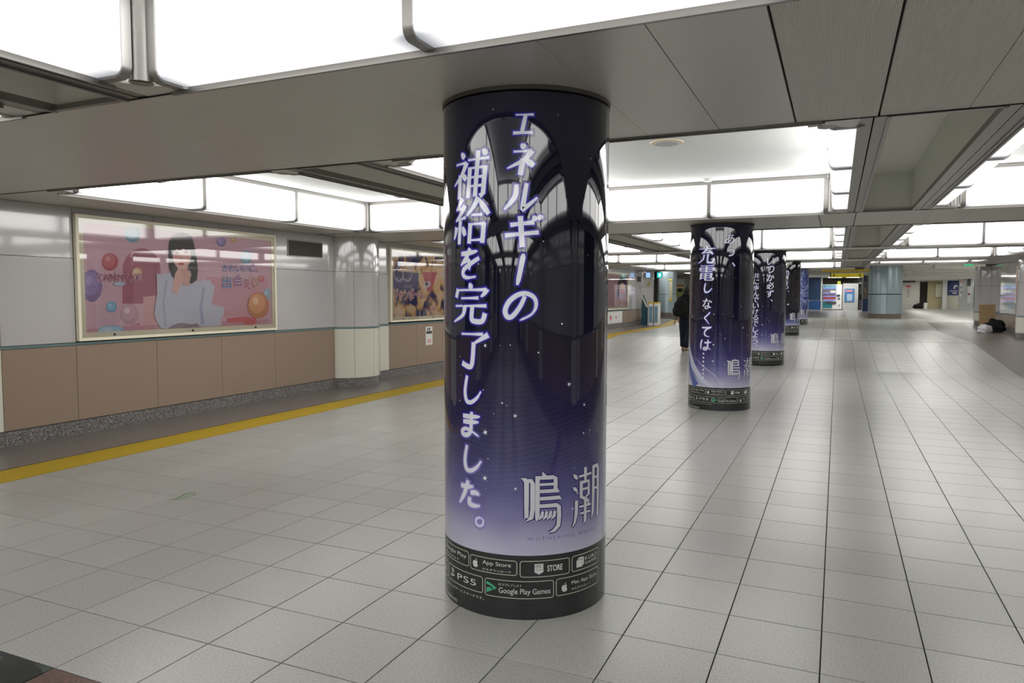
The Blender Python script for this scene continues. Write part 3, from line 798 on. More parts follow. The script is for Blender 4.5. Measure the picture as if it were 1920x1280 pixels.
def title_layers(items, T, shear=.12):
    """items: (char, s0, s1, z0, z1)"""
    for name, grow, off, m, dR in (('title_glow_outer', .0125, .035, M['halo3'], .0005), ('title_glow', .0070, .022, M['halo2'], .0009), ('title_glow_inner', .0030, .010, M['halo1'], .0013)):
        q = MB()
        for it in items:
            if it[0] in BR: brush_char(q, it[0], it[1:5], grow)
            else: put_text(q, it[0], it[1:5], ID, offset=off, shear=shear)
        build_on_cyl(q, name, m, T, RC+dR, step=.05)
    q = MB()
    for it in items:
        wdt = it[2]-it[1]
        if it[0] in BR: brush_char(q, it[0], it[1:5]); continue
        for k, sm in enumerate((-.03, -.01, .01, .03)):
            put_text(q, it[0], it[1:5], ID, offset=-.004, shear=shear, smear=sm*wdt)
    build_on_cyl(q, 'title_lettering', M['ink'], T, RC+.0017, step=.05)
STARS = []
rs = random.Random(3)
for k in range(90):
    s = rs.uniform(-1.25, 1.25); z = .5+rs.random()**1.4*2.0; STARS.append((s, z, rs.choice([.0018, .002, .0025, .003, .0045])))
STARS += [(.402, 1.17, .007), (.127, 1.02, .006), (-.028, 1.36, .006), (-.028, .93, .009), (-.03, .70, .009), (.13, .66, .005), (.50, 1.06, .005), (-.18, 1.41, .005), (.24, 1.33, .004), (-.04, 1.14, .003)]
def column(n, wrap, label, title=None, logo=True, detail=True, stars=True, extra=None):
    y = YB(n)+.01; x = -1.546; z0 = fz(y); 
    if n == 4: z0 = .365
    top = H+cz(y)-z0
    T = thing('poster_column', label, 'column', (x, y, z0), 'round poster columns in a row')
    q = MB(); q.cyl(0, 0, RC, .325, top-.03, 128); q.build('poster_wrap', wrap, T, smooth=True)
    q = MB(); q.cyl(0, 0, RC-.0003, .0, .325, 128); q.build('black_band', M['band'], T, smooth=True)
    q = MB(); q.cyl(0, 0, RC+.004, top-.020, top, 96); q.build('top_ring', M['steel_dark'], T, smooth=True)
    q = MB(); q.box(-.0012, .0012, 0, .0006, .0, top-.03); 
    # vertical seam of the wrap
    s_ = MB(); s_.v += [(.702, .325, 0), (.705, .325, 0), (.705, top-.03, 0), (.702, top-.03, 0)]; s_.f.append((0, 1, 2, 3)); s_.mi.append(0)
    build_on_cyl(s_, 'seam', M['steel'], T, RC+.0012)
    if stars:
        q = MB()
        for s, z, r in STARS:
            pol(q, [(math.cos(t*PI/4), math.sin(t*PI/4)) for t in range(8)], 0, s, z, r)
            if r > .0045:
                for a in (0, PI/3, 2*PI/3):
                    dx, dz = math.cos(a+.3), math.sin(a+.3); e = r*.12; R_ = r*2.6
                    pol(q, [(-dx*R_, -dz*R_), (dz*e, -dx*e), (dx*R_, dz*R_), (-dz*e, dx*e)], 0, s, z, 1)
        build_on_cyl(q, 'stars', M['ink'], T, RC+.0006, kind='stuff')
    if title: title_layers(title, T)
    if logo: LOGO(T)
    if detail:
        q = MB()
        for r in ((-.42, -.132, .228, .306), (-.122, .139, .223, .299), (.152, .412, .216, .299), (.425, .638, .218, .300), (-.325, -.042, .112, .197), (-.031, .324, .107, .197), (.335, .637, .110, .199), (-.62, -.335, .112, .197)): rrect(q, *r)
        build_on_cyl(q, 'badge_outlines', M['badge'], T, RC+.0006)
        q = MB()
        tx = lambda t, s0, s1, za, zb, **k: put_text(q, t, (s0, s1, za, zb), ID, **k)
        apple(q, -.088, .261, .046); tx('App Store', -.045, .108, .258, .284); tx('からダウンロード', -.045, .108, .233, .246)
        # shield badge
        pol(q, [(-.5, .6), (.5, .6), (.5, -.35), (0, -.62), (-.5, -.35)], 0, .247, .257, .044)
        tx('STORE', .290, .370, .243, .272, offset=.02)
        # cube badge
        pol(q, [(-.5, -.5), (.35, -.5), (.35, .3), (-.5, .3)], 0, .478, .258, .046); pol(q, [(-.42, .36), (.4, .36), (.62, .55), (-.1, .6)], 0, .478, .258, .046); pol(q, [(.4, -.45), (.62, -.25), (.62, .5), (.4, .3)], 0, .478, .258, .046)
        tx('KURO', .515, .620, .262, .280, spacing=1.2); tx('GAMES', .515, .620, .240, .254, spacing=1.2)
        # game pad maker badge
        pol(q, [(-.12, -.5), (.02, -.44), (.02, .42), (.2, .34), (.2, 0), (.34, .0), (.36, .32), (.16, .52), (-.12, .6)], 0, -.278, .158, .044)
        pol(q, [(-.16, -.2), (-.5, -.32), (-.42, -.46), (-.16, -.4)], 0, -.278, .158, .044); pol(q, [(.06, -.44), (.5, -.3), (.5, -.12), (.06, -.28)], 0, -.278, .158, .044)
        tx('PS5', -.225, -.085, .140, .172, spacing=1.1)
        tx('PCでプレイしよう', .045, .160, .168, .180); tx('Google Play Games', .045, .306, .122, .158)
        apple(q, .383, .150, .046); tx('Mac App Store', .425, .618, .150, .175); tx('からダウンロード', .425, .560, .126, .139)
        tx('Google Play', -.385, -.150, .262, .288); tx('で手に入れよう', -.385, -.215, .240, .252)
        tx('Apple Inc.のサービスマークです。', -.36, -.036, .078, .093); tx('Windows', -.60, -.36, .140, .170)
        tx('ALL RIGHTS RESERVED.', -.52, -.222, .014, .030)
        build_on_cyl(q, 'badge_lettering', M['badgetxt'], T, RC+.0007)
        q = MB(); tx2 = lambda t, *bx: put_text(q, t, bx, ID)
        tx2('EPIC', .230, .264, .262, .279); tx2('GAMES', .232, .262, .250, .256)
        build_on_cyl(q, 'shield_lettering', M['band'], T, RC+.0011)
        q = MB(); pol(q, [(-.5, .58), (.2, .3), (.05, .12), (-.5, .3)], 0, .003, .152, .05); pol(q, [(.22, .29), (.62, 0), (.3, -.2), (.08, .1)], 0, .003, .152, .05); pol(q, [(-.5, -.1), (-.1, .02), (.22, -.24), (-.5, -.58)], 0, .003, .152, .05)
        pol(q, [(-.5, .5), (-.5, -.5), (0, 0)], 0, -.402, .266, .04)
        build_on_cyl(q, 'play_symbol', M['green'], T, RC+.0007)
        q = MB(); pol(q, [(0, 0), (.22, .22), (.5, 0), (.22, -.22)], 0, -.402, .266, .04); build_on_cyl(q, 'play_symbol_tip', M['yel'], T, RC+.0008)
    if extra: extra(T)
    return T
exec_logo = None
def LOGO(T):
    # the two large logo characters, drawn as tall blade-like strokes
    def mk(mb, dw):
        def st(pts, w):
            kk = 1.0 if len(pts) == 2 and abs(pts[0][1]-pts[-1][1]) < .012 else 1.75
            stroke(mb, pts, [max(a*(1.35 if kk == 1.0 else kk)+dw, .001) for a in w])
        # left character: mouth + bird (box s .162-.356, z .453-.719)
        st([(.158, .712), (.176, .706), (.184, .690), (.184, .600), (.184, .515)], [.001, .006, .0065, .0065, .006])
        st([(.184, .700), (.206, .700), (.214, .685), (.214, .560), (.208, .515), (.182, .498)], [.005, .006, .0065, .0065, .006, .001])
        st([(.262, .742), (.272, .722), (.280, .712)], [.001, .006, .004])
        st([(.238, .722), (.238, .640), (.238, .520), (.232, .500)], [.006, .0065, .0065, .002])
        st([(.232, .714), (.318, .714), (.330, .708), (.330, .640)], [.005, .006, .006, .006])
        st([(.250, .680), (.326, .680)], [.005, .005]); st([(.250, .646), (.342, .646), (.350, .640)], [.005, .0055, .001])
        st([(.250, .610), (.352, .610), (.362, .600)], [.005, .0055, .001])
        st([(.244, .573), (.336, .573), (.348, .565), (.350, .520), (.346, .470), (.322, .446), (.296, .438)], [.005, .006, .0065, .0065, .0065, .005, .001])
        for k in range(4): x = .252+.021*k; st([(x+.012, .545), (x+.008, .520), (x-.008, .503)], [.004, .005, .001])
        # right character: water + morning (box s .424-.62)
        st([(.430, .716), (.444, .703), (.456, .690)], [.001, .006, .003]); st([(.428, .650), (.442, .640), (.456, .626)], [.001, .006, .003])
        st([(.452, .580), (.450, .510), (.440, .470), (.424, .446)], [.006, .006, .004, .001])
        st([(.512, .742), (.512, .700), (.512, .672)], [.006, .006, .004]); st([(.466, .700), (.560, .704)], [.0045, .0045])
        st([(.482, .672), (.482, .590)], [.006, .006]); st([(.476, .668), (.538, .668), (.538, .600), (.516, .590)], [.005, .005, .0055, .003])
        st([(.486, .632), (.530, .632)], [.0045, .0045]); st([(.482, .596), (.536, .566), (.536, .548)], [.005, .005, .004])
        st([(.470, .545), (.556, .545)], [.0045, .0045]); st([(.512, .590), (.512, .520), (.512, .468), (.500, .452)], [.006, .006, .006, .001])
        st([(.478, .510), (.552, .510)], [.0045, .0045])
        st([(.578, .738), (.578, .600), (.574, .500), (.562, .462)], [.006, .0065, .006, .001])
        st([(.572, .734), (.618, .734), (.624, .722), (.624, .560), (.622, .480), (.604, .462)], [.005, .006, .0065, .0065, .006, .001])
        st([(.582, .676), (.618, .676)], [.0045, .0045]); st([(.582, .620), (.618, .620)], [.0045, .0045])
    for nm, dw, m, R_ in (('logo_shadow', .006, M['halologo'], .0008), ('logo_lettering', 0, M['logo'], .0016)):
        q = MB(); mk(q, dw); build_on_cyl(q, nm, m, T, RC+R_, step=.05)
    q = MB(); put_text(q, 'WUTHERING WAVES', (.187, .600, .402, .419), ID, spacing=1.45)
    build_on_cyl(q, 'logo_caption', flat(srgb(120, 118, 165), .1), T, RC+.0012)
MY = 1  # title glyph boxes measured on the photograph
T1 = [('エ', .118, .212, 2.372, 2.468), ('ネ', .088, .220, 2.180, 2.325), ('ル', .075, .235, 2.012, 2.140), ('ギ', .075, .246, 1.838, 1.985), ('の', .076, .230, 1.486, 1.618),
      ('補', -.236, -.012, 2.085, 2.308), ('給', -.238, -.010, 1.862, 2.085), ('を', -.198, -.062, 1.694, 1.838), ('完', -.240, -.015, 1.472, 1.665), ('了', -.200, -.015, 1.245, 1.428),
      ('し', -.172, -.052, 1.070, 1.205), ('ま', -.184, -.055, .902, 1.025), ('し', -.174, -.052, .724, .852), ('た', -.200, -.055, .548, .670), ('。', -.086, -.038, .450, .498)]
def extra1(T):
    q = MB(); stroke(q, [(.166, 1.806), (.164, 1.79), (.142, 1.68), (.136, 1.656)], [.006, .013, .011, .006])
    h = MB(); stroke(h, [(.168, 1.816), (.164, 1.79), (.142, 1.68), (.134, 1.646)], [.016, .022, .021, .016])
    build_on_cyl(h, 'title_glow', M['halo2'], T, RC+.0009); build_on_cyl(q, 'title_lettering', M['ink'], T, RC+.0017)
column(0, M['wrap'], 'nearest and largest poster column, glossy night-blue wrap with two rows of white Japanese text', T1, extra=extra1)
T2 = [('あ', .103, .230, 2.335, 2.475), ('っ', .135, .235, 2.165, 2.265), ('、', .205, .25, 2.02, 2.08), ('充', -.284, -.026, 2.075, 2.318), ('電', -.262, -.030, 1.828, 2.044), ('し', -.190, -.063, 1.664, 1.790),
      ('な', -.20, -.06, 1.43, 1.58), ('く', -.185, -.075, 1.22, 1.385), ('て', -.21, -.06, 1.04, 1.18), ('は', -.23, -.062, .858, 1.0)]
def extra2(T):
    q = MB()
    for k in range(7): pol(q, [(math.cos(t*PI/4), math.sin(t*PI/4)) for t in range(8)], 0, -.17, .80-.057*k, .014)
    build_on_cyl(q, 'title_dots', M['ink'], T, RC+.0017)
    # pale feather-like sweeps low on the left
    for nm, m, dR, S_ in (('pale_sweep', flat(srgb(196, 200, 222), .08), .0008, [([(-.62, 1.1), (-.52, .85), (-.38, .62), (-.18, .42), (-.02, .33)], [.03, .05, .05, .035, .01]), ([(-.3, .72), (-.15, .6), (.0, .5), (.12, .33)], [.002, .005, .004, .001])]),
                         ('blue_sweep', flat(srgb(88, 104, 165), .08), .0011, [([(-.6, .9), (-.5, .66), (-.42, .5), (-.3, .33)], [.02, .035, .04, .06])])):
        q = MB()
        for pts, w in S_: stroke(q, pts, w)
        build_on_cyl(q, nm, m, T, RC+dR)
column(1, M['wrap'], 'second poster column, night-blue wrap with pale feather sweeps low on its left', T2, extra=extra2)
T3 = [(c, .05, .21, 2.47-.185*(k+1)+.02, 2.47-.185*k) for k, c in enumerate('いつか必ず')] + [('、', .14, .19, 1.47, 1.52)]
T3 += [(c, -.26, -.12, 2.12-.138*(k+1)+.015, 2.12-.138*k) for k, c in enumerate('共に歩んでいけるでしょう')] + [('。', -.17, -.13, .43, .47)]
column(2, M['wrap'], 'third poster column, dark blue wrap half hidden behind the second', T3)
T4 = [(c, -.02, .10, 2.08-.15*(k+1)+.02, 2.08-.15*k) for k, c in enumerate('の歌なら')] + [('、', .08, .12, 1.40, 1.45)]
def extra4(T):
    q = MB()
    for k in range(6):
        a = k*PI/3; pol(q, [(0, 0), (.035*math.cos(a-.3), .05*math.sin(a-.3)), (.06*math.cos(a), .085*math.sin(a)), (.035*math.cos(a+.3), .05*math.sin(a+.3))], 0, .16, 2.33, 1)
    stroke(q, [(-.1, 2.2), (0, 2.3), (.16, 2.36), (.3, 2.4), (.36, 2.52)], [.004, .012, .02, .006, .003]); stroke(q, [(-.12, 2.5), (-.04, 2.42), (.04, 2.3)], [.01, .03, .005])
    stroke(q, [(.08, .98), (.12, 1.02)], [.012, .02])
    build_on_cyl(q, 'white_blossom', M['ink'], T, RC+.0009)
column(3, M['wrapblack'], 'fourth poster column, black wrap with a small white blossom near its top', T4, extra=extra4)
def extra5(T):
    q = MB(); r5 = random.Random(9)
    for k in range(9):
        s = r5.uniform(-.3, .5); pts = [(s+r5.uniform(-.1, .1)*i, .5+.22*i) for i in range(8)]; stroke(q, pts, [.001, .003, .006, .004, .006, .004, .003, .001])
    build_on_cyl(q, 'pale_streaks', flat(srgb(190, 200, 228), .1), T, RC+.0009)
column(4, M['wrapblue'], 'farthest poster column, bright blue and white artwork wrap', None, extra=extra5)

# ------------------------------------------------------------------ wall posters
PX = XL+.03
def wp(x, y, d=0): return atX(x, y, PX+d)
def pane(T, y0, y1, z0, z1):
    q = MB(); q.poly([(XL+.052, y0, z0), (XL+.052, y1, z0), (XL+.052, y1, z1), (XL+.052, y0, z1)]); q.build('glass_pane', M['glass'], T)
def wall_frame(T, y0, y1, z0, z1, w=.095, screws=True):
    q = MB()
    for (a, c, e, f) in ((y0, y1, z0, z0+w), (y0, y1, z1-w, z1), (y0, y0+w, z0+w, z1-w), (y1-w, y1, z0+w, z1-w)):
        q.box(XL, XL+.045, a, c, e, f)
    w2 = .035
    for (a, c, e, f) in ((y0, y1, z0, z0+w2), (y0, y1, z1-w2, z1), (y0, y0+w2, z0+w2, z1-w2), (y1-w2, y1, z0+w2, z1-w2)):
        q.box(XL+.045, XL+.055, a, c, e, f)
    q.build('frame', M['frame'], T)
    for k in (.14, .50, .86):
        q = MB(); yy = y0+(y1-y0)*k; q.box(XL+.045, XL+.050, yy-.014, yy+.014, z0+.045, z0+.073); q.build('lock', M['steel_dark'], T)
T = thing('poster_frame', 'framed pink advertising poster of a dark-haired girl in a white blouse on the left wall', 'poster', (0, 0, 0), 'framed wall posters')
wall_frame(T, 5.615, 8.865, 1.078, 2.54)
q = MB(); q.box(XL+.004, XL+.030, 5.70, 8.78, 1.165, 2.455)
pm = mat('pink_print', srgb(205, 165, 178), .5); nt, bs = nodes(pm)
tcn = nt.nodes.new('ShaderNodeTexNoise'); gg = nt.nodes.new('ShaderNodeNewGeometry'); tcn.inputs['Scale'].default_value = 1.1; nt.links.new(gg.outputs['Position'], tcn.inputs['Vector'])
mxp = nt.nodes.new('ShaderNodeMix'); mxp.data_type = 'RGBA'; mxp.inputs['A'].default_value = (*srgb(218, 184, 198), 1); mxp.inputs['B'].default_value = (*srgb(238, 206, 212), 1)
nt.links.new(tcn.outputs['Fac'], mxp.inputs['Factor']); nt.links.new(mxp.outputs['Result'], bs.inputs['Base Color'])
q.build('sheet', pm, T)
def c5(x, y): return 130+x/4.8, 390+y/4.8
_lay = [0]
def pp_poly(name, pts, color, T, d=None, o=c5, X=None):
    _lay[0] += 1; dd = .00022*_lay[0]
    P = []
    for x, y in pts:
        px, py = o(x, y); v = atX(px, py, XL+.030+.0004); P.append((XL+.030+dd, min(max(v.y, 5.705), 8.775) if X is None else v.y, min(max(v.z, 1.17), 2.45)))
    q = MB(); q.poly(P)
    # face the corridor
    nrm = (Vector(P[1])-Vector(P[0])).cross(Vector(P[2])-Vector(P[1]))
    return q.build(name, flat(tuple(min(1, c*.94+.11) for c in color), .5), T)
def ell(cx, cy, rx, ry, n=28, a0=0, a1=2*PI): return [(cx+rx*math.cos(a0+(a1-a0)*i/n), cy+ry*math.sin(a0+(a1-a0)*i/n)) for i in range(n)]
pp_poly('printed_arch', [(478, 860), (478, 560)] + ell(650, 560, 172, 200, 20, PI, 2*PI) + [(822, 560), (822, 860)], srgb(178, 100, 120), T)
pp_poly('printed_block', [(665, 800), (775, 785), (790, 1060), (665, 1060)], srgb(222, 176, 176), T)
pp_poly('printed_floor', [(140, 1120), (140, 1090), (660, 1055), (1795, 1000), (1798, 1040)], srgb(206, 150, 164), T)
pp_poly('printed_shelf', [(1230, 620), (1790, 640), (1790, 960), (1230, 985)], srgb(214, 160, 170), T)
def ball(cx, cy, rx, ry, c1, c2, c3):
    pp_poly('printed_ball', ell(cx, cy, rx, ry), c1, T); pp_poly('printed_ball', ell(cx-.12*rx, cy-.15*ry, rx*.75, ry*.75), c2, T); pp_poly('printed_ball', ell(cx-.25*rx, cy-.35*ry, rx*.3, ry*.3), c3, T)
ball(570, 235, 72, 75, srgb(130, 170, 190), srgb(160, 200, 215), srgb(205, 225, 235)); ball(365, 485, 75, 80, srgb(186, 84, 92), srgb(205, 110, 112), srgb(222, 150, 150))
ball(608, 585, 45, 48, srgb(222, 176, 120), srgb(232, 198, 148), srgb(240, 220, 190)); ball(200, 700, 95, 145, srgb(140, 110, 160), srgb(162, 136, 186), srgb(190, 170, 206))
ball(378, 890, 48, 50, srgb(110, 168, 200), srgb(140, 195, 220), srgb(190, 222, 236)); ball(540, 955, 86, 92, srgb(205, 165, 178), srgb(216, 180, 192), srgb(235, 215, 222))
ball(375, 1115, 125, 62, srgb(150, 185, 205), srgb(175, 205, 220), srgb(200, 220, 230)); ball(1365, 305, 42, 42, srgb(140, 120, 175), srgb(165, 145, 195), srgb(190, 175, 210))
ball(1475, 290, 28, 22, srgb(212, 165, 110), srgb(222, 180, 130), srgb(235, 205, 165)); ball(1590, 445, 48, 60, srgb(140, 185, 200), srgb(165, 205, 215), srgb(200, 225, 232))
ball(1725, 637, 26, 30, srgb(200, 95, 105), srgb(214, 120, 125), srgb(230, 160, 160)); ball(1775, 780, 30, 60, srgb(150, 190, 205), srgb(165, 200, 215), srgb(200, 220, 230))
ball(1698, 875, 98, 118, srgb(205, 135, 85), srgb(226, 165, 105), srgb(240, 205, 165))
pp_poly('printed_stripe', [(1420, 990), (1590, 975), (1680, 990), (1680, 1020), (1420, 1030)], srgb(214, 100, 104), T)
pp_poly('printed_ball', ell(1620, 1025, 62, 26), srgb(205, 92, 90), T)
pp_poly('printed_stripe', [(540, 1055), (640, 1035), (620, 1050)], srgb(190, 70, 80), T)
# the girl
pp_poly('printed_skirt', [(900, 1035), (1160, 1030), (1170, 1072), (872, 1084)], srgb(150, 125, 140), T)
pp_poly('printed_blouse', [(780, 590), (830, 596), (870, 585), (905, 580), (940, 640), (1000, 680), (1060, 690), (1140, 660), (1200, 650), (1262, 640), (1275, 680), (1305, 700), (1290, 790), (1275, 860), (1330, 880), (1392, 890), (1385, 960), (1350, 1010), (1372, 1050), (1300, 1062), (1170, 1065), (1150, 1036), (1090, 1046), (1000, 1030), (930, 1050), (875, 1086), (815, 1075), (775, 1010), (758, 950), (772, 860), (785, 760)], srgb(204, 204, 215), T)
pp_poly('printed_blouse_fold', [(1200, 700), (1216, 720), (1190, 900), (1215, 1040), (1180, 1050), (1165, 900)], srgb(172, 176, 198), T)
pp_poly('printed_blouse_fold', [(860, 640), (880, 650), (850, 850), (870, 1060), (850, 1060), (832, 850)], srgb(180, 184, 205), T)
pp_poly('printed_hair', [(890, 400), (893, 320), (915, 260), (960, 225), (1010, 214), (1060, 225), (1100, 260), (1118, 330), (1140, 450), (1152, 560), (1142, 645), (1098, 680), (1060, 668), (1000, 600), (940, 640), (915, 610), (895, 530)], srgb(28, 26, 34), T)
pp_poly('printed_neck', [(960, 500), (1060, 500), (1075, 640), (1040, 690), (985, 660)], srgb(214, 168, 158), T)
pp_poly('printed_face', ell(1008, 430, 82, 118), srgb(232, 192, 182), T)
pp_poly('printed_fringe', [(918, 400), (922, 330), (960, 295), (1010, 285), (1065, 300), (1100, 340), (1106, 400), (1080, 372), (1050, 380), (1020, 362), (990, 380), (960, 368), (940, 392)], srgb(34, 30, 38), T)
pp_poly('printed_eye', ell(960, 404, 20, 10), srgb(70, 48, 52), T); pp_poly('printed_eye', ell(1046, 398, 20, 10), srgb(70, 48, 52), T)
pp_poly('printed_brow', [(938, 386), (984, 380), (984, 385), (938, 392)], srgb(80, 60, 60), T); pp_poly('printed_brow', [(1024, 378), (1070, 376), (1070, 381), (1024, 384)], srgb(80, 60, 60), T)
pp_poly('printed_cheek', ell(945, 440, 22, 14), srgb(236, 176, 170), T); pp_poly('printed_cheek', ell(1066, 436, 22, 14), srgb(236, 176, 170), T)
pp_poly('printed_nose', [(1000, 430), (1008, 465), (992, 466)], srgb(214, 168, 158), T)
pp_poly('printed_lips', ell(1000, 502, 26, 11), srgb(200, 84, 92), T)
pp_poly('printed_arm', [(945, 590), (968, 552), (1000, 560), (1020, 600), (1030, 640), (1010, 680), (985, 720), (968, 772), (914, 752), (930, 680), (938, 630)], srgb(226, 184, 172), T)
pp_poly('printed_hand', [(1030, 600), (1050, 565), (1080, 560), (1092, 600), (1080, 640), (1072, 700), (1040, 705), (1020, 650)], srgb(220, 178, 166), T)
def poster_text(name, txt, rect, color, o=c5, off=0, T_=None, spacing=1, slope=0):
    _lay[0] += 1; dd = .00022*_lay[0]; q = MB()
    x0, x1, y0, y1 = rect
    def fn(u, v):
        px, py = o(u, -v+slope*(u-x0)); w = atX(px, py, XL+.0304); return (XL+.030+dd, w.y, w.z)
    if 'edge' in name:
        for k in range(8):
            a = k*PI/4; dx, dy = 5*math.cos(a), 6*math.sin(a)
            put_text(q, txt, (x0+dx, x1+dx, -y1+dy, -y0+dy), lambda u, v, kk=k: (fn(u, v)[0]+kk*.00005, fn(u, v)[1], fn(u, v)[2]), offset=0, spacing=spacing)
        _lay[0] += 3
    else: put_text(q, txt, (x0, x1, -y1, -y0), fn, spacing=spacing)
    return q.build(name, flat(color, .5), T_ or T)
pp_poly('printed_label', ell(445, 680, 55, 18), srgb(190, 205, 220), T)
poster_text('lettering_edge', 'CANMAKE', (242, 640, 594, 656), srgb(228, 200, 210), off=.05); poster_text('lettering', 'CANMAKE', (242, 640, 594, 656), srgb(170, 70, 112), off=.01)
poster_text('lettering', 'かわいいに、', (1372, 1690, 508, 574), srgb(110, 160, 200))
for ch, r, c in (('出', (1376, 1450, 612, 720), (70, 130, 190)), ('会', (1474, 1550, 598, 704), (160, 90, 160)), ('え', (1568, 1626, 642, 726), (196, 52, 92)), ('る', (1642, 1696, 626, 708), (214, 130, 30))):
    poster_text('lettering_edge', ch, r, srgb(232, 214, 222), off=.05); poster_text('lettering', ch, r, srgb(*c), off=.012)
pane(T, 5.65, 8.83, 1.11, 2.505)
# second poster
def photo_mat():
    m = mat('warm_photo_print', (.5, .4, .3), .5); nt, b = nodes(m)
    g = nt.nodes.new('ShaderNodeNewGeometry'); n = nt.nodes.new('ShaderNodeTexNoise'); n.inputs['Scale'].default_value = 3.2; n.inputs['Detail'].default_value = 4; n.inputs['Distortion'].default_value = .6
    nt.links.new(g.outputs['Position'], n.inputs['Vector'])
    r = nt.nodes.new('ShaderNodeValToRGB'); cr = r.color_ramp
    cr.elements[0].position = .40; cr.elements[0].color = (*srgb(66, 66, 112), 1); cr.elements[1].position = .66; cr.elements[1].color = (*srgb(230, 214, 200), 1)
    for p_, c_ in ((.46, (150, 124, 124)), (.50, (222, 182, 124)), (.57, (236, 208, 170))): e = cr.elements.new(p_); e.color = (*srgb(*c_), 1)
    nt.links.new(n.outputs['Fac'], r.inputs['Fac']); nt.links.new(r.outputs['Color'], b.inputs['Base Color']); return m
M['photo'] = photo_mat()
T2_ = thing('poster_frame', 'framed navy and gold poster on the left wall just left of the nearest column', 'poster', (0, 0, 0), 'framed wall posters')
wall_frame(T2_, 12.045, 15.29, 1.095, 2.555)
q = MB(); q.box(XL+.004, XL+.030, 12.14, 15.2, 1.18, 2.47); q.build('sheet', M['photo'], T2_)
def c6(x, y): return 720+x/5.8167, 460+y/5.8182
_lay[0] = 0
pp_poly('printed_triangle', [(415, 290), (580, 290), (540, 430), (480, 520)], srgb(196, 90, 105), T2_, o=c6, X=1)
pp_poly('printed_card', [(430, 400), (500, 385), (510, 440), (455, 470)], srgb(226, 214, 214), T2_, o=c6, X=1)
pp_poly('printed_card_dot', ell(465, 420, 16, 22), srgb(60, 50, 60), T2_, o=c6, X=1)
pp_poly('printed_navy_patch', [(90, 280), (380, 300), (370, 480), (200, 500), (90, 460)], srgb(74, 74, 122), T2_, o=c6, X=1)
pp_poly('printed_stripe', [(500, 470), (545, 480), (540, 500), (500, 500)], srgb(190, 80, 90), T2_, o=c6, X=1)
poster_text('lettering', 'キュキュン', (130, 290, 340, 405), srgb(238, 222, 216), o=c6, off=.03, T_=T2_)
poster_text('lettering', 'も目もめく', (215, 325, 430, 462), srgb(236, 210, 205), o=c6, off=.02, T_=T2_)
poster_text('lettering_edge', 'ジャンボ〜へ', (105, 440, 470, 605), srgb(240, 226, 226), o=c6, off=.08, T_=T2_)
poster_text('lettering', 'ジャンボ〜へ', (105, 440, 470, 605), srgb(196, 60, 90), o=c6, off=.03, T_=T2_)
poster_text('lettering', 'CANMAKE', (420, 560, 675, 712), srgb(196, 110, 140), o=c6, off=.02, T_=T2_)
q = MB()
for cx in (160, 250):
    P = ell(cx, 310, 52, 75, 24)
    pts = [atX(*c6(x, y), XL+.0304) for x, y in P+[P[0]]]
    stroke(q, [(p.y, p.z) for p in pts], [.009]*25, fn=lambda u, v: (XL+.0345, u, v))
q.build('printed_rings', flat(srgb(232, 216, 214), .5), T2_)
pane(T2_, 12.08, 15.25, 1.13, 2.52)
# posters further along
def far_poster(y0, label, hair=(60, 52, 66)):
    T = thing('poster_frame', label, 'poster', (0, 0, 0), 'framed wall posters'); zf = 0
    wall_frame(T, y0, y0+3.25, 1.095, 2.555)
    q = MB(); q.box(XL+.004, XL+.030, y0+.09, y0+3.16, 1.18, 2.47); q.build('sheet', flat(srgb(196, 160, 168), .5), T)
    q = MB(); q.v += [(XL+.032, y0+2.35+.75*math.cos(t*PI/12), 1.95+.48*math.sin(t*PI/12)) for t in range(24)]; q.f.append(tuple(range(24))); q.mi.append(0); q.build('printed_hair', flat(srgb(*hair), .5), T)
    q = MB(); q.v += [(XL+.034, y0+2.35+.5*math.cos(t*PI/12), 1.78+.40*math.sin(t*PI/12)) for t in range(24)]; q.f.append(tuple(range(24))); q.mi.append(0); q.build('printed_face', flat(srgb(226, 190, 180), .5), T)
    pane(T, y0+.04, y0+3.21, 1.13, 2.52)
far_poster(19.3, 'framed pink portrait poster hidden behind the nearest column')
far_poster(24.45+2.1, 'framed pink portrait poster on the far left wall beside the dark vent', (70, 60, 75))
# sticker under poster two
T = thing('notice_sign', 'small white notice with black band stuck on the brown wall under the second poster', 'sign')
q = MB(); q.box(XL, XL+.004, 13.44, 13.715, .562, .955); q.build('sheet', M['white'], T)
q = MB(); q.box(XL+.004, XL+.0052, 13.46, 13.695, .80, .86); q.box(XL+.004, XL+.0052, 13.50, 13.54, .87, .93); q.box(XL+.004, XL+.0052, 13.57, 13.62, .87, .93); q.build('black_print', flat(srgb(50, 55, 55)), T)
q = MB(); q.box(XL+.004, XL+.0052, 13.50, 13.66, .60, .69); q.build('red_print', flat(srgb(214, 170, 160)), T)
# white hearts panel low on the far wall
T = thing('wall_panel_sign', 'white low panel with red hearts under the far left poster', 'sign')
q = MB(); q.box(XL, XL+.006, 26.6, 29.0, .56, 1.02); q.build('sheet', M['white'], T)
for k, (yy, r) in enumerate(((27.35, .13), (28.1, .08))):
    q = MB(); P = [(16*math.sin(t)**3/16, (13*math.cos(t)-5*math.cos(2*t)-2*math.cos(3*t)-math.cos(4*t))/16) for t in [2*PI*i/24 for i in range(24)]]
    q.poly([(XL+.0075, yy+r*a, .78+r*c_) for a, c_ in P]); q.build('printed_heart', flat(srgb(205, 80, 95)), T)
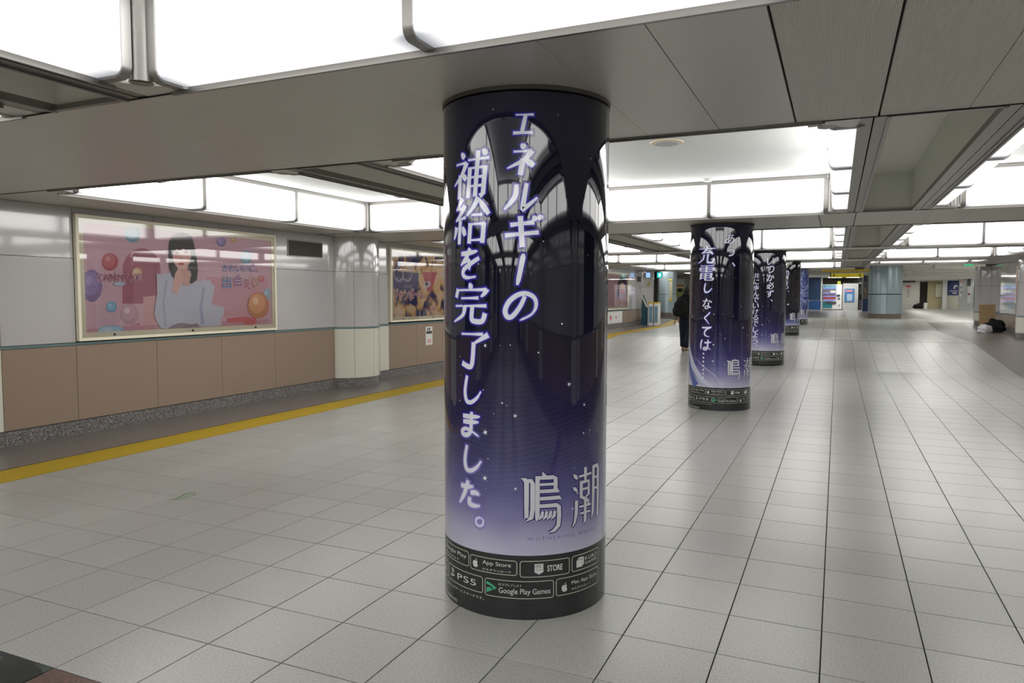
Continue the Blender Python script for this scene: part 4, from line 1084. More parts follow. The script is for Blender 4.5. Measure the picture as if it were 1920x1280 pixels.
#FAR
# ------------------------------------------------------------------ far hall
b = MB(); b.box(.96, 20, 33.65, 96, 3.1, 3.15); b.box(-16, .96, 33.65, 96, 3.1, 3.15); b.box(.96, XR+.2, 28.3, 33.65, 3.1, 3.15)
b.build('ceiling_panel', mat('far_ceiling', (.82, .82, .78), .7), ceiling)
b = MB()
for y in (38, 43, 48, 54, 60, 66, 73): b.box(4, 20, y, y+1.1, 2.93, 3.1)
for y in (41, 47): b.box(-6, 4, y, y+.9, 2.98, 3.1)
b.build('beam', mat('far_beam', (.85, .84, .80), .6), ceiling)
b = MB(); b.box(-16.2, -16, 33.4, 96, -.1, 3.4); b.build('wall_left_far', M['offwhite'], kind='structure')
b = MB(); b.box(20, 20.2, 33.4, 96, -.1, 3.4); b.build('wall_right_far', M['offwhite'], kind='structure')
b = MB(); b.box(-16, XL-.12, 33.2, 33.4, -.1, 3.4); b.build('wall_left_return', M['offwhite'], kind='structure')
b = MB(); b.box(XR+.15, 20, 33.2, 33.4, -.1, 3.4); b.build('wall_right_return', M['offwhite'], kind='structure')
M['addedlamp'] = mat('added_lamp', (1, 1, 1), .5, emit=12.5, emitc=(1, .98, .93))  # invented ceiling lamps, added only to brighten the far hall
k = 0
SP = [(x, y) for x in (-12, -8, 6, 10, 15) for y in (36.2, 40, 45, 51, 57, 63, 69.5)] + [(-.2, 58.8), (1.0, 58.8), (-5, 36.2), (-5, 45), (-5, 57), (-1.5, 34.9), (3.5, 34.9)]
for x, y in SP:
    if 1:
        q = MB(); q.box(-.45, .45, -.7, .7, -.05, .0); T = thing('added_hall_lamp', 'added flat ceiling lamp that brightens the hall beyond the corridor', 'ceiling light', (x, y, 3.1), 'added ceiling lamps of the far hall')
        q.build('diffuser', M['addedlamp'], T)
        q = MB(); q.box(-.48, .48, -.73, -.7, -.055, 0); q.box(-.48, .48, .7, .73, -.055, 0); q.box(-.48, -.45, -.7, .7, -.055, 0); q.box(.45, .48, -.7, .7, -.055, 0); q.build('rim', M['white'], T)
def fb(mb, x0, x1, y0, y1, Y, d=.3, zf=None, out=0):
    """box standing at depth Y between the measured sight lines; zf = its bottom height if it stands on the floor"""
    a = atY(x0, (y0+y1)/2, Y); c = atY(x1, (y0+y1)/2, Y); zt = atY((x0+x1)/2, y0, Y).z; zb = atY((x0+x1)/2, y1, Y).z if zf is None else zf
    zt = min(zt, 3.09)
    mb.box(a.x, c.x, Y-out, Y+d, zb, zt)
def fobj(name, m, T, *a, **k):
    q = MB(); fb(q, *a, **k); return q.build(name, m, T)
F_ = .63
# end wall behind the kiosks
b = MB(); b.box(-9.5, 2.7, 62.5, 62.7, .5, 3.1); b.build('wall_end', mat('end_wall', (.34, .34, .32), .6), kind='structure')
b = MB(); fb(b, 1541, 1609, 509, 533, 62.45, d=.04); b.build('trim_1', mat('shopfront_band', (.16, .15, .12), .5, noise=.5, nscale=3), kind='structure')
T = thing('blue_booth', 'tall blue booth panel left of the vending machine in the far hall', 'booth')
fobj('frame', M['white'], T, 1512.5, 1541.5, 518, 581, 60.2, zf=F_, d=1.2)
fobj('upper_panel', flat(srgb(38, 62, 92), .4), T, 1516, 1539, 520, 562, 60.14, d=.05)
fobj('lower_panel', flat(srgb(38, 78, 135), .4), T, 1516, 1539, 563.5, 580, 60.14, d=.05)
T = thing('vending_machine', 'white drinks vending machine with lit shelves in the far hall', 'vending machine')
fobj('body', M['white'], T, 1541.5, 1578.5, 533, 579, 60.2, zf=F_+.06, d=.8)
fobj('plinth', M['dark'], T, 1542, 1578, 577, 580, 60.25, zf=F_, d=.7)
fobj('display_back', flat(srgb(120, 150, 170), .4, emit=0), T, 1542.5, 1568, 534, 562, 60.18, d=.02)
for r, (py, c) in enumerate(((539.5, (120, 170, 190)), (548.5, (130, 120, 120)), (555, (120, 110, 125)), (561.5, (176, 92, 84)))):
    fobj('shelf_light', flat(srgb(150, 160, 255), .4, emit=.45), T, 1543, 1567.5, py, py+1.1, 60.1, d=.06)
    q = MB()
    for i in range(12):
        a = atY(1544+2*i, py-2.6, 60.1); q.cyl(a.x, 60.12, .032, atY(1544, py, 60.1).z, atY(1544, py-4.6-(i % 3)*.5, 60.1).z, 8)
    q.build('drinks_row', flat(srgb(*c), .3), T, kind='stuff')
fobj('price_panel', flat(srgb(222, 214, 180), .4), T, 1557, 1567, 545, 548, 60.08, d=.02)
fobj('teal_print', flat(srgb(40, 120, 135), .3), T, 1542.5, 1560, 565, 577, 60.16, d=.04)
fobj('delivery_flap', flat(srgb(70, 75, 72), .3), T, 1547, 1568, 566, 569.5, 60.12, d=.05)
for (x0, x1, y0, y1) in ((1569, 1571.5, 552, 555), (1572, 1575, 552, 555), (1571, 1575, 558.5, 560.5), (1572.5, 1574.5, 571, 573)): fobj('coin_unit', flat(srgb(50, 55, 70), .3), T, x0, x1, y0, y1, 60.12, d=.08)
T = thing('photo_booth', 'pale grey booth with a blue poster right of the vending machine', 'booth')
fobj('body', mat('booth_grey', (.42, .43, .42), .45), T, 1580, 1609, 531, 579, 60.2, zf=F_, d=.9)
fobj('poster', flat(srgb(60, 110, 155), .4), T, 1583.5, 1602, 541, 566, 60.16, d=.04)
fobj('poster_print', flat(srgb(150, 170, 190), .4), T, 1588, 1598, 551, 564, 60.14, d=.02)
fobj('poster_title', flat(srgb(190, 120, 130), .4), T, 1585, 1599, 543.5, 547, 60.14, d=.02)
q = MB(); a = atY(1589, 524, 60.9); q.cyl(a.x, 60.9, .36, atY(1589, 529, 60.9).z, atY(1589, 520.5, 60.9).z, 20, r1=.16)
T = q.build('round_speaker', M['dark'], None, label='black round object on top of the grey booth in the far hall', category='speaker')
q = MB(); fb(q, 1570, 1576.5, 527, 533, 60.5, d=.2); q.build('yellow_sign_box', flat(srgb(215, 215, 70), .4), None, label='small yellow box on top of the vending machine', category='sign')
T = thing('hanging_sign', 'lower yellow direction sign hanging across the far hall above the vending machine', 'sign')
fobj('panel', flat(srgb(222, 204, 62), .4, emit=.25), T, 1558.5, 1619, 512, 520, 46, d=.15)
q = MB(); fb(q, 1590, 1590.6, 512.4, 519.6, 45.99, d=.01); q.build('joint', M['dark'], T)
for px in (1563, 1612):
    q = MB(); fb(q, px, px+1.4, 513.5, 518.5, 45.98, d=.01); fb(q, px-1.4, px+2.8, 514.6, 515.6, 45.98, d=.01); q.build('arrow', M['dark'], T)
fobj('hanger', M['steel_dark'], T, 1556.5, 1558.3, 511, 527, 46, d=.15)
for px in (1570, 1606):
    fobj('hanger', M['steel_dark'], T, px, px+.8, 507.2, 512, 46.05, d=.05)
T = thing('fascia_sign', 'upper yellow fascia strip across the far hall ceiling', 'sign')
a = atY(1587, 504.6, 40)
fobj('panel', flat(srgb(200, 170, 50), .4), T, 1541, 1632, 504.8, 508.6, 37, d=.12)
fobj('hanger', M['steel'], T, 1545, 1546, 500, 504.8, 37.04, d=.04); fobj('hanger', M['steel'], T, 1600, 1601, 500, 504.8, 37.04, d=.04)
T = thing('poster_pillar', 'slim grey pillar with blue lower half left of the big blue-grey column', 'column')
fobj('post', mat('pillar_grey', (.25, .25, .25), .5), T, 1617.5, 1632, 507, 584, 56, zf=F_, d=.8)
fobj('blue_panel', flat(srgb(50, 75, 125), .4), T, 1617.5, 1628, 560, 584, 55.95, d=.06)
fobj('poster', flat(srgb(70, 85, 130), .4), T, 1620.5, 1624, 512, 527, 55.95, d=.06)
fobj('leaflet', flat(srgb(190, 170, 110), .4), T, 1621, 1623.5, 540, 548, 55.95, d=.06); fobj('leaflet', flat(srgb(170, 110, 110), .4), T, 1621, 1623.5, 549, 556, 55.95, d=.06)
T = thing('magazine_rack', 'dark stall opening with white cards behind the slim pillar', 'rack')
fobj('back', flat(srgb(90, 85, 95), .5), T, 1609.5, 1617, 521, 578, 61, zf=F_, d=.4)
fobj('card', M['white'], T, 1610.5, 1616, 529.5, 532, 60.96, d=.04); fobj('dark_patch', M['dark'], T, 1611, 1614, 533, 539, 60.95, d=.05); fobj('dark_patch', M['dark'], T, 1611, 1616, 552, 562, 60.95, d=.05)
# the big blue-grey column
cb = atY(1659.5, 560, 37.9); zb = fz(38)
T = thing('steel_column', 'big round blue-grey panelled column with a brown stone base', 'column', (cb.x, 38, zb))
Rb = .705
q = MB(); q.cyl(0, 0, Rb-.01, 0, .20, 64); q.build('stone_base', M['stonebase'], T, smooth=True)
q = MB(); q.cyl(0, 0, Rb-.02, .20, 3.1-zb, 48); q.build('core', M['gap'], T, smooth=True)
for zz0, zz1 in ((.21, 1.09), (1.13, 3.1-zb)):
    for k in range(6):
        q = MB(); a0 = -PI/2+.05-PI/3*k; seg = 10; e = .008
        for i in range(seg+1):
            a = a0+e+(PI/3-2*e)*i/seg
            for r_, z_ in ((Rb, zz0), (Rb, zz1), (Rb-.015, zz1), (Rb-.015, zz0)): q.v.append((r_*math.cos(a), r_*math.sin(a), z_))
        for i in range(seg):
            for t in range(4): q.f.append((4*i+t, 4*i+(t+1) % 4, 4*i+4+(t+1) % 4, 4*i+4+t)[::-1]); q.mi.append(0)
        q.f += [(0, 1, 2, 3), (4*seg+3, 4*seg+2, 4*seg+1, 4*seg)]; q.mi += [0, 0]
        q.build('panel', M['bluegrey'], T, smooth=True)
# right far wall group
Yw = 80
b = MB(); b.box(2.0, 20, Yw+.3, Yw+.5, .4, 3.1); b.build('wall_end_right', M['offwhite'], kind='structure')
T = thing('white_hoarding', 'white hoarding wall with a red headed notice right of the big column', 'partition')
fobj('board', mat('hoarding', (.56, .55, .50), .6), T, 1686, 1724.5, 522, 577, 72, zf=F_, d=.1)
fobj('notice_header', flat(srgb(205, 80, 60)), T, 1699, 1707.5, 535, 538.5, 71.98, d=.02)
for py in (541.5, 545, 548, 551.5, 555): fobj('notice_line', flat(srgb(150, 120, 110)), T, 1700.5, 1706, py, py+1.3, 71.98, d=.02)
T = thing('black_sign', 'long black sign over the white hoarding', 'sign'); fobj('panel', M['dark'], T, 1690, 1716.5, 524.5, 528.8, 71.9, d=.06); fobj('bracket', M['steel_dark'], T, 1702, 1704, 522, 524.5, 71.92, d=.04)
T = thing('small_lit_sign', 'small bright bluish sign above the black sign', 'sign'); fobj('panel', flat(srgb(200, 215, 255), .4, emit=1.6), T, 1705.5, 1711.5, 520, 523.2, 71.5, d=.05); fobj('case', M['white'], T, 1705, 1712, 519.5, 523.6, 71.55, d=.08)
b = MB(); fb(b, 1739, 1768, 519, 578, 72, zf=F_, d=.2); b.build('trim_2', M['beige'], kind='structure')
b = MB(); fb(b, 1767.5, 1776, 514, 578, 71.6, zf=F_, d=.3); b.build('trim_3', mat('white_pilaster', (.56, .57, .55), .5), kind='structure')
b = MB(); fb(b, 1776, 1802, 514, 578, 72, zf=F_, d=.2); b.build('trim_4', mat('pale_green_wall', (.45, .46, .38), .6), kind='structure')
T = thing('notice_board', 'framed pale notice board on the beige wall', 'notice board'); fobj('sheet', flat(srgb(195, 198, 178)), T, 1754, 1768, 532, 557, 71.92, d=.06); fobj('frame', M['steel_dark'], T, 1753.3, 1768.4, 531.3, 557.8, 71.95, d=.04)
T = thing('blue_poster', 'dark blue poster with a white hook symbol on the far right wall', 'poster'); fobj('sheet', flat(srgb(34, 50, 105)), T, 1777.5, 1799, 523, 553, 71.9, d=.08)
fobj('white_line', flat(srgb(150, 140, 160)), T, 1780.5, 1796, 544, 546.5, 71.88, d=.02); fobj('white_line', flat(srgb(190, 190, 200)), T, 1786, 1794, 548, 550.5, 71.88, d=.02)
q = MB(); pts = [(1789.5, 541.5), (1789.2, 538), (1790, 535.8), (1792, 535), (1793.8, 536), (1794.2, 538)]
P = [atY(x, y, 71.87) for x, y in pts]; stroke(q, [(p.x, p.z) for p in P], [.05]*6, fn=lambda u, v: (u, 71.87, v)); q.build('white_symbol', M['white'], T)
# slim map pillar
T = thing('map_pillar', 'glossy white pillar with maps beside the right wall corner', 'column')
fobj('body', mat('pillar_white', (.50, .52, .53), .2, .2), T, 1801, 1826, 504, 581, 63, zf=F_, d=.9)
fobj('map_panel', flat(srgb(225, 225, 228), .3), T, 1800.5, 1804, 511, 556, 62.95, d=.06)
for py, c in ((517, (215, 60, 50)), (526, (215, 110, 90)), (537, (120, 130, 160)), (546, (120, 130, 160))): fobj('map_mark', flat(srgb(*c)), T, 1801, 1803.5, py, py+3.5, 62.93, d=.03)
fobj('map_panel', flat(srgb(70, 74, 82), .3), T, 1813.5, 1820.5, 522, 536, 62.95, d=.06); fobj('map_panel', flat(srgb(215, 215, 215), .3), T, 1814, 1820, 537, 568, 62.95, d=.06); fobj('map_mark', flat(srgb(140, 90, 95)), T, 1815, 1819, 549, 553, 62.93, d=.03)
T = thing('exit_sign', 'green lit exit sign over the corner of the right wall', 'sign'); fobj('panel', flat(srgb(40, 205, 130), .4, emit=.9), T, 1808.5, 1825, 493.8, 497.6, 34, d=.02); fobj('case', M['white'], T, 1808, 1825.5, 493.4, 498, 34.02, d=.1)
q = MB(); a = atY(1816, 494, 34.05); q.box(a.x-.01, a.x+.01, 34.05, 34.07, a.z, 3.1); q.build('hanger', M['steel'], T)
# dark bag and white carton far away
def lump(name, m, label, cat, cx, cy, z0, rx, ry, rz_, seed, rough=.18, sub=4, group=None):
    bm = bmesh.new(); bmesh.ops.create_icosphere(bm, subdivisions=sub, radius=1); r = random.Random(seed); ph = [r.uniform(0, 6) for _ in range(9)]
    for v in bm.verts:
        d = v.co.normalized(); f = 1+rough*(math.sin(4*d.x+ph[0])*math.sin(5*d.y+ph[1])+.6*math.sin(9*d.z+ph[2]+3*d.x)+.4*math.sin(13*d.y+ph[3]+5*d.z))
        x, y, z = d.x*f*rx, d.y*f*ry, d.z*f; z = max(z, -.55); v.co = (x, y, (z+.55)/1.55*rz_)
    me = bpy.data.meshes.new(name); bm.to_mesh(me); bm.free(); me.materials.append(m); me.polygons.foreach_set('use_smooth', [True]*len(me.polygons))
    o = obj(name, me, None, loc=(cx, cy, z0))
    if label: o['label'] = label; o['category'] = cat
    return o
M['blackcloth'] = mat('black_cloth', (.012, .012, .014), .85, spec=.2); M['whitebag'] = mat('white_plastic', (.62, .63, .66), .35)
a = atY(1723, 571, 71); lump('duffel_bag', M['blackcloth'], 'dark bag on the floor against the far white hoarding', 'bag', a.x-.08, 71, F_, .36, .3, .42, 5)
a = atY(1735.5, 570, 71); q = MB(); q.box(a.x-.12, a.x+.12, 70.9, 71.1, F_, F_+.5); q.box(a.x-.125, a.x+.125, 70.89, 71.11, F_+.42, F_+.5); q.build('carton', M['white'], None, label='small white carton beside the dark bag in the far hall', category='box')
# sleeper's things by the right wall
Yc = 28.9
a = atY(1835, 600, Yc+.5); c_ = atY(1865, 600, Yc+.5); zt = atY(1850, 571, Yc+.5).z; zf_ = rfz(a.x, Yc+.5)
cardm = mat('cardboard', srgb(150, 124, 90), .75, noise=.06)
T = thing('cardboard_sheet', 'upright brown cardboard sheet leaning behind the bags by the right wall', 'cardboard', (0, 0, 0))
zm = zf_+(zt-zf_)*.52
q = MB(); q.v += [(a.x, Yc+.30, zf_), (c_.x, Yc+.30, zf_), (c_.x, Yc+.32, zf_), (a.x, Yc+.32, zf_), (a.x, Yc+.42, zm), (c_.x, Yc+.42, zm), (c_.x, Yc+.44, zm), (a.x, Yc+.44, zm)]
for f in ((0, 3, 2, 1), (4, 5, 6, 7), (0, 1, 5, 4), (1, 2, 6, 5), (2, 3, 7, 6), (3, 0, 4, 7)): q.f.append(f); q.mi.append(0)
q.build('lower_flap', cardm, T)
q = MB(); q.v += [(a.x, Yc+.42, zm+.004), (c_.x, Yc+.42, zm+.004), (c_.x, Yc+.44, zm+.004), (a.x, Yc+.44, zm+.004), (a.x-.01, Yc+.50, zt), (c_.x+.01, Yc+.50, zt+.01), (c_.x+.01, Yc+.52, zt+.01), (a.x-.01, Yc+.52, zt)]
for f in ((0, 3, 2, 1), (4, 5, 6, 7), (0, 1, 5, 4), (1, 2, 6, 5), (2, 3, 7, 6), (3, 0, 4, 7)): q.f.append(f); q.mi.append(0)
q.build('upper_flap', cardm, T)
a = atY(1867, 610, Yc-.3); lump('black_bag', M['blackcloth'], 'large black bag slumped on the floor before the cardboard sheet', 'bag', a.x-.03, Yc-.3, rfz(a.x, Yc-.3)-.005, .30, .24, .40, 2)
a = atY(1845, 610, Yc-.6); lump('plastic_bag', M['whitebag'], 'crumpled white plastic bag left of the black bag', 'bag', a.x, Yc-.75, rfz(a.x, Yc-.75)-.005, .20, .17, .27, 8, rough=.12)
# poster on the right wall
T = thing('poster_frame', 'framed pink poster on the right wall above the cardboard sheet', 'poster', (0, 0, 0), 'framed wall posters')
q = MB(); q.box(XR-.03, XR, 26.2, 27.75, 1.42, 2.6); q.build('frame', M['frame'], T)
q = MB(); q.box(XR-.036, XR-.03, 26.3, 27.65, 1.5, 2.55); q.build('sheet', flat(srgb(190, 130, 128), .4), T)
q = MB(); q.box(XR-.040, XR-.036, 26.4, 27.1, 1.55, 2.2); q.build('print_patch', flat(srgb(205, 175, 160), .4), T)
# left far group
yb = 31.2; zs = fz(yb)
T = thing('brochure_stand', 'dark green brochure stand with a slanted white edge before the far left wall', 'stand')
a = atY(1202.5, 580, yb); c_ = atY(1213, 580, yb); zt = atY(1203, 553, yb).z
q = MB(); q.prism([(a.x, yb), (c_.x, yb), (c_.x, yb+.35), (a.x, yb+.35)], zs, zs+.75); q.build('cabinet', flat(srgb(30, 74, 96), .4), T)
q = MB(); n = 0
q.v += [(a.x, yb, zs+.75), (c_.x, yb, zs+.75), (c_.x, yb+.35, zs+.75), (a.x, yb+.35, zs+.75), (a.x, yb+.15, zt), (a.x+.03, yb+.15, zt), (a.x+.03, yb+.35, zt), (a.x, yb+.35, zt)]
for f in ((0, 3, 2, 1), (4, 5, 6, 7), (0, 1, 5, 4), (1, 2, 6, 5), (2, 3, 7, 6), (3, 0, 4, 7)): q.f.append(f); q.mi.append(0)
q.build('slanted_top', flat(srgb(40, 70, 66), .4), T)
q = MB(); stroke(q, [(a.x+.0, zt), (c_.x, zs+.78)], [.02, .035], fn=lambda u, v: (u, yb-.01, v)); q.build('white_edge', M['white'], T)
xs = [atY(p, 590, yb).x for p in (1215.2, 1216.5, 1217.5, 1225, 1227, 1235)]
for k, (i0, i1) in enumerate(((0, 1), (2, 3), (4, 5))):
    T = thing('recycling_bin', ('narrow', 'middle', 'right-hand')[k]+' white recycling bin with yellow top beside the brochure stand', 'bin', (0, 0, 0), 'recycling bins by the far left wall')
    x0, x1 = xs[i0], xs[i1]; q = MB(); q.box(x0, x1, yb-.1, yb+.35, zs, zs+.93); q.build('body', M['white'], T)
    q = MB(); q.box(x0+.02, x1-.02, yb-.108, yb-.10, zs+.12, zs+.82); q.build('blue_print', flat(srgb(110, 145, 165), .3), T)
    q = MB(); q.box(x0, x1, yb-.1, yb+.35, zs+.93, zs+1.0); q.build('yellow_top', flat(srgb(205, 180, 70), .4), T)
T = thing('dark_pillar', 'dark narrow pillar behind the recycling bins', 'column')
fobj('shaft', flat(srgb(44, 48, 48), .5), T, 1220, 1233, 508, 600, 34.6, zf=fz(34.6), d=.3)
fobj('plinth', M['stonebase'], T, 1219.5, 1233.5, 592, 600, 34.55, zf=fz(34.6), d=.4)
T = thing('lit_sign', 'small bluish white lit sign above the brochure stand', 'sign'); fobj('panel', flat(srgb(150, 190, 255), .4, emit=1.0), T, 1211.5, 1219, 511, 520, 31.9, d=.03); fobj('case', M['steel_dark'], T, 1211, 1219.5, 510.3, 520.6, 31.93, d=.08)
T = thing('lit_sign', 'turquoise lit sign with white figure above the recycling bins', 'sign'); fobj('panel', flat(srgb(30, 190, 190), .4, emit=.9), T, 1232, 1241, 510.5, 520.5, 31.9, d=.03); fobj('case', M['steel_dark'], T, 1231.5, 1241.5, 510, 521, 31.93, d=.08)
fobj('hanger', M['steel_dark'], T, 1236, 1237.2, 503, 510, 31.95, d=.03); fobj('white_figure', flat(srgb(235, 250, 250), .4, emit=1), T, 1235, 1238.5, 512.5, 518.5, 31.88, d=.02)
T = thing('yellow_tag', 'small yellow notice on the far left pilaster', 'sign'); fobj('panel', flat(srgb(165, 165, 60), .4), T, 1214, 1219.5, 530.5, 536, 32.05, d=.02); fobj('edge', M['steel_dark'], T, 1213.8, 1219.7, 530.2, 536.3, 32.07, d=.01)
a = atY(1248.5, 560, 37)
T = thing('blue_column', 'round pale blue-grey column at far left behind the walking person', 'column', (a.x, 37, fz(37)))
q = MB(); q.cyl(0, 0, .50, 0, .18, 32); q.build('stone_base', M['stonebase'], T, smooth=True)
q = MB(); q.cyl(0, 0, .51, .18, 1.1, 32); q.build('panel', M['bluegrey'], T, smooth=True)
q = MB(); q.cyl(0, 0, .51, 1.12, 3.1-fz(37), 32); q.build('panel', M['bluegrey'], T, smooth=True)
q = MB(); q.cyl(0, 0, .50, 1.1, 1.12, 32); q.build('groove', M['gap'], T, smooth=True)
T = thing('vertical_sign', 'tall narrow yellow edged sign on the pale blue-grey column', 'sign'); fobj('panel', flat(srgb(170, 165, 140), .5), T, 1253.5, 1260.5, 524, 564, 36.56, d=.08); fobj('yellow_foot', flat(srgb(200, 175, 60), .5), T, 1253.5, 1260.5, 560, 564, 36.53, d=.03); fobj('yellow_head', flat(srgb(190, 170, 70), .5), T, 1253.5, 1260.5, 523, 526, 36.53, d=.03)
T = thing('shop_front', 'small green and yellow shop front with a red stripe beside the walking person', 'shop')
fobj('wall', mat('shop_wall', (.42, .42, .38), .6), T, 1262, 1312, 500, 600, 50, zf=fz(50), d=.3)
fobj('sign_band', M['white'], T, 1263, 1283, 522, 533, 49.95, d=.06)
for py, c in ((533, (190, 190, 90)), (535.5, (205, 85, 50)), (537.5, (230, 225, 215))): fobj('stripe', flat(srgb(*c), .4), T, 1263, 1282, py, py+2, 49.93, d=.06)
fobj('counter_opening', flat(srgb(150, 160, 70), .4), T, 1263, 1282, 539.5, 556, 49.94, d=.06); fobj('till', M['dark'], T, 1271, 1279, 541, 547, 49.9, d=.05)
b = MB(); b.box(-16, -8.2, 54, 54.2, .4, 3.1); b.build('wall_end_left', mat('far_left_wall', (.42, .41, .37), .6), kind='structure')
#PERSON
# ------------------------------------------------------------------ the walking person
def skin(name, V, Ed, R, m, parent, levels=2, root=0, fn=None):
    me = bpy.data.meshes.new(name); me.from_pydata([tuple(v) for v in V], Ed, [])
    o = bpy.data.objects.new(name, me); COL.objects.link(o)
    md = o.modifiers.new('s', 'SKIN'); md.use_smooth_shade = True
    for i, sv in enumerate(me.skin_vertices[0].data):
        r = R[i]; sv.radius = r if isinstance(r, tuple) else (r, r); sv.use_root = (i == root)
    sb = o.modifiers.new('d', 'SUBSURF'); sb.levels = levels; sb.render_levels = levels
    dg = bpy.context.evaluated_depsgraph_get(); nm = bpy.data.meshes.new_from_object(o.evaluated_get(dg))
    o.modifiers.clear(); o.data = nm; bpy.data.meshes.remove(me); nm.name = name
    nm.materials.clear(); nm.materials.append(m); nm.polygons.foreach_set('use_smooth', [True]*len(nm.polygons))
    o.parent = parent; return o
pc = atY(1285, 640, 19.75); pz = fz(19.75)
P = thing('person', 'person in dark coat and navy trousers with black backpack, walking away beside second column', 'person', (pc.x, 19.75, pz))
P.rotation_euler.z = math.radians(-8)
skinm = mat('skin', srgb(196, 152, 128), .55); hairm = mat('dark_hair', (.015, .013, .012), .6); navy = mat('navy_trousers', (.012, .016, .032), .8, spec=.2)
shoe = mat('tan_shoes', srgb(128, 108, 78), .6); coat = mat('black_coat', (.010, .010, .012), .8, spec=.25); pack = mat('black_backpack', (.009, .009, .008), .8, spec=.2)
hipL, hipR = (-.085, 0, .90), (.085, 0, .90)
kneeL, kneeR = (-.095, .06, .50), (.075, .0, .48)
ankL, ankR = (-.10, .10, .10), (.07, -.12, .10)
V = [(0, 0, .97), (0, .01, 1.12), (0, .03, 1.30), (0, .05, 1.43), (0, .08, 1.52), (0, .10, 1.60), (0, .11, 1.69),
     hipL, kneeL, ankL, (-.10, .22, .05), hipR, kneeR, ankR, (.07, .0, .04),
     (-.17, .04, 1.41), (-.235, .0, 1.14), (-.25, .08, .91), (-.25, .12, .84), (.17, .04, 1.41), (.235, .05, 1.14), (.25, .16, .93), (.25, .20, .86)]
Ed = [(0, 1), (1, 2), (2, 3), (3, 4), (4, 5), (5, 6), (0, 7), (7, 8), (8, 9), (9, 10), (0, 11), (11, 12), (12, 13), (13, 14), (3, 15), (15, 16), (16, 17), (17, 18), (3, 19), (19, 20), (20, 21), (21, 22)]
R = [(.13, .10), (.12, .09), (.14, .10), (.09, .07), .05, .085, .075, .08, .055, .04, .035, .08, .055, .04, .035, .05, .04, .028, (.04, .018), .05, .04, .028, (.04, .018)]
# five fingers a side, rooted in the palm
for s, base in ((-1, 18), (1, 22)):
    hx, hy, hz = V[base]
    for k, (dy, L) in enumerate(((.028, .060), (.010, .070), (-.008, .064), (-.024, .050))):
        i = len(V); V += [(hx-.004*s, hy+dy, hz-.03), (hx-.012*s, hy+dy+.006, hz-.03-L*.55), (hx-.030*s, hy+dy+.010, hz-.03-L)]
        Ed += [(base, i), (i, i+1), (i+1, i+2)]; R += [.010, .009, .007]
    i = len(V); V += [(hx-.018*s, hy+.040, hz+.005), (hx-.026*s, hy+.058, hz-.025), (hx-.028*s, hy+.060, hz-.055)]
    Ed += [(base, i), (i, i+1), (i+1, i+2)]; R += [.011, .010, .008]
body = skin('body', V, Ed, R, skinm, P)
def face_bits():
    for sx in (-1, 1):
        q = MB(); q.cyl(0, 0, .012, 0, .006, 10); o = q.build('eye', M['white'], P); o.location = (sx*.032, .197, 1.655); o.rotation_euler.x = -PI/2
        lump('ear', skinm, None, None, 0, 0, 0, .012, .022, .06, 3, rough=.05, sub=2).parent = P
        e = P.children[-1]; e.location = (sx*.088, .10, 1.61)
    n = lump('nose', skinm, None, None, 0, 0, 0, .012, .02, .04, 4, rough=.03, sub=2); n.parent = P; n.location = (0, .20, 1.61)
    q = MB(); q.box(-.024, .024, .190, .196, 1.585, 1.592); q.build('mouth', flat(srgb(150, 90, 85)), P)
face_bits()
# hair cap
bm = bmesh.new(); bmesh.ops.create_uvsphere(bm, u_segments=24, v_segments=16, radius=1)
for v in list(bm.verts):
    v.co = (v.co.x*.102, v.co.y*.112, v.co.z*.135)
kill = [v for v in bm.verts if v.co.z < -.06 and v.co.y > -.02 or (v.co.y > .06 and v.co.z < .055)]
bmesh.ops.delete(bm, geom=kill, context='VERTS')
me = bpy.data.meshes.new('hair'); bm.to_mesh(me); bm.free(); me.materials.append(hairm); me.polygons.foreach_set('use_smooth', [True]*len(me.polygons))
h = obj('hair', me, P, loc=(0, .09, 1.655))
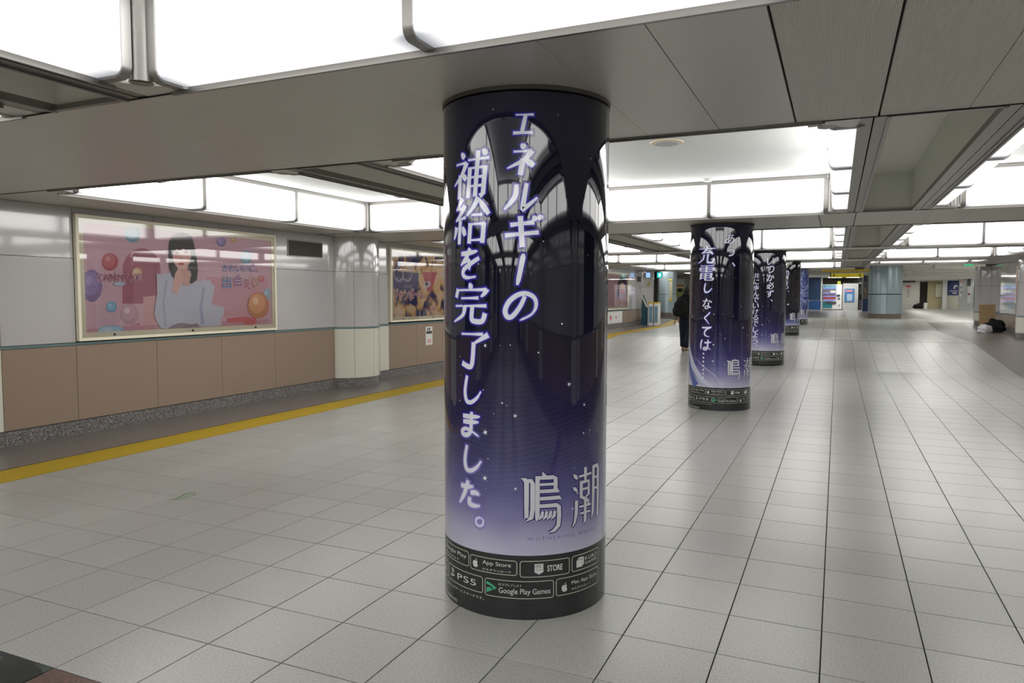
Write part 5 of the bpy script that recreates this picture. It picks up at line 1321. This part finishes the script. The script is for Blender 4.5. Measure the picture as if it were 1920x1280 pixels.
# coat: torso, skirt of the coat and both sleeves
V = [(0, .0, .86), (0, .0, 1.05), (0, .01, 1.22), (0, .02, 1.38), (0, .055, 1.50), (-.185, .03, 1.40), (-.25, -.01, 1.15), (-.262, .07, .93), (.185, .03, 1.40), (.25, .04, 1.15), (.262, .14, .95)]
Ed = [(0, 1), (1, 2), (2, 3), (3, 4), (3, 5), (5, 6), (6, 7), (3, 8), (8, 9), (9, 10)]
R = [(.185, .135), (.185, .14), (.19, .145), (.17, .125), (.09, .08), .085, .068, .052, .085, .068, .052]
skin('coat', V, Ed, R, coat, P, root=1)
q = MB()
skin('hood', [(0, .01, 1.47), (0, -.02, 1.52), (0, .02, 1.56)], [(0, 1), (1, 2)], [(.12, .08), (.12, .07), (.09, .06)], coat, P)
for nm, a_, k_, n_ in (('trouser_leg', hipL, kneeL, ankL), ('trouser_leg', hipR, kneeR, ankR)):
    skin(nm, [(a_[0]*.8, a_[1], a_[2]+.04), ((a_[0]+k_[0])/2, (a_[1]+k_[1])/2, .70), k_, (n_[0], n_[1], .30), (n_[0], n_[1], .09)], [(0, 1), (1, 2), (2, 3), (3, 4)], [.115, .108, .090, .084, .082], navy, P)
for a_ in (ankL, ankR):
    o = skin('shoe', [(a_[0], a_[1]-.05, .048), (a_[0], a_[1]+.04, .046), (a_[0], a_[1]+.15, .036)], [(0, 1), (1, 2)], [(.046, .046), (.050, .044), (.042, .034)], shoe, P)
# backpack on the left shoulder blade, hanging low, with straps
pk = lump('backpack', pack, None, None, 0, 0, 0, .20, .13, .46, 11, rough=.07); pk.parent = P; pk.location = (-.10, -.20, .95); pk.rotation_euler = (.10, .12, 0)
pkt = lump('pocket', pack, None, None, 0, 0, 0, .13, .06, .22, 12, rough=.05); pkt.parent = P; pkt.location = (-.10, -.30, .98)
for sx in (-1, 1):
    skin('strap', [(sx*.10-.05, -.10, 1.42), (sx*.11, .02, 1.50), (sx*.12, .15, 1.36), (sx*.13, .14, 1.16)], [(0, 1), (1, 2), (2, 3)], [(.024, .012)]*4, pack, P)
skin('strap_end', [(-.25, .03, .93), (-.29, -.02, .80), (-.30, -.03, .68)], [(0, 1), (1, 2)], [.012, .010, .006], pack, P)
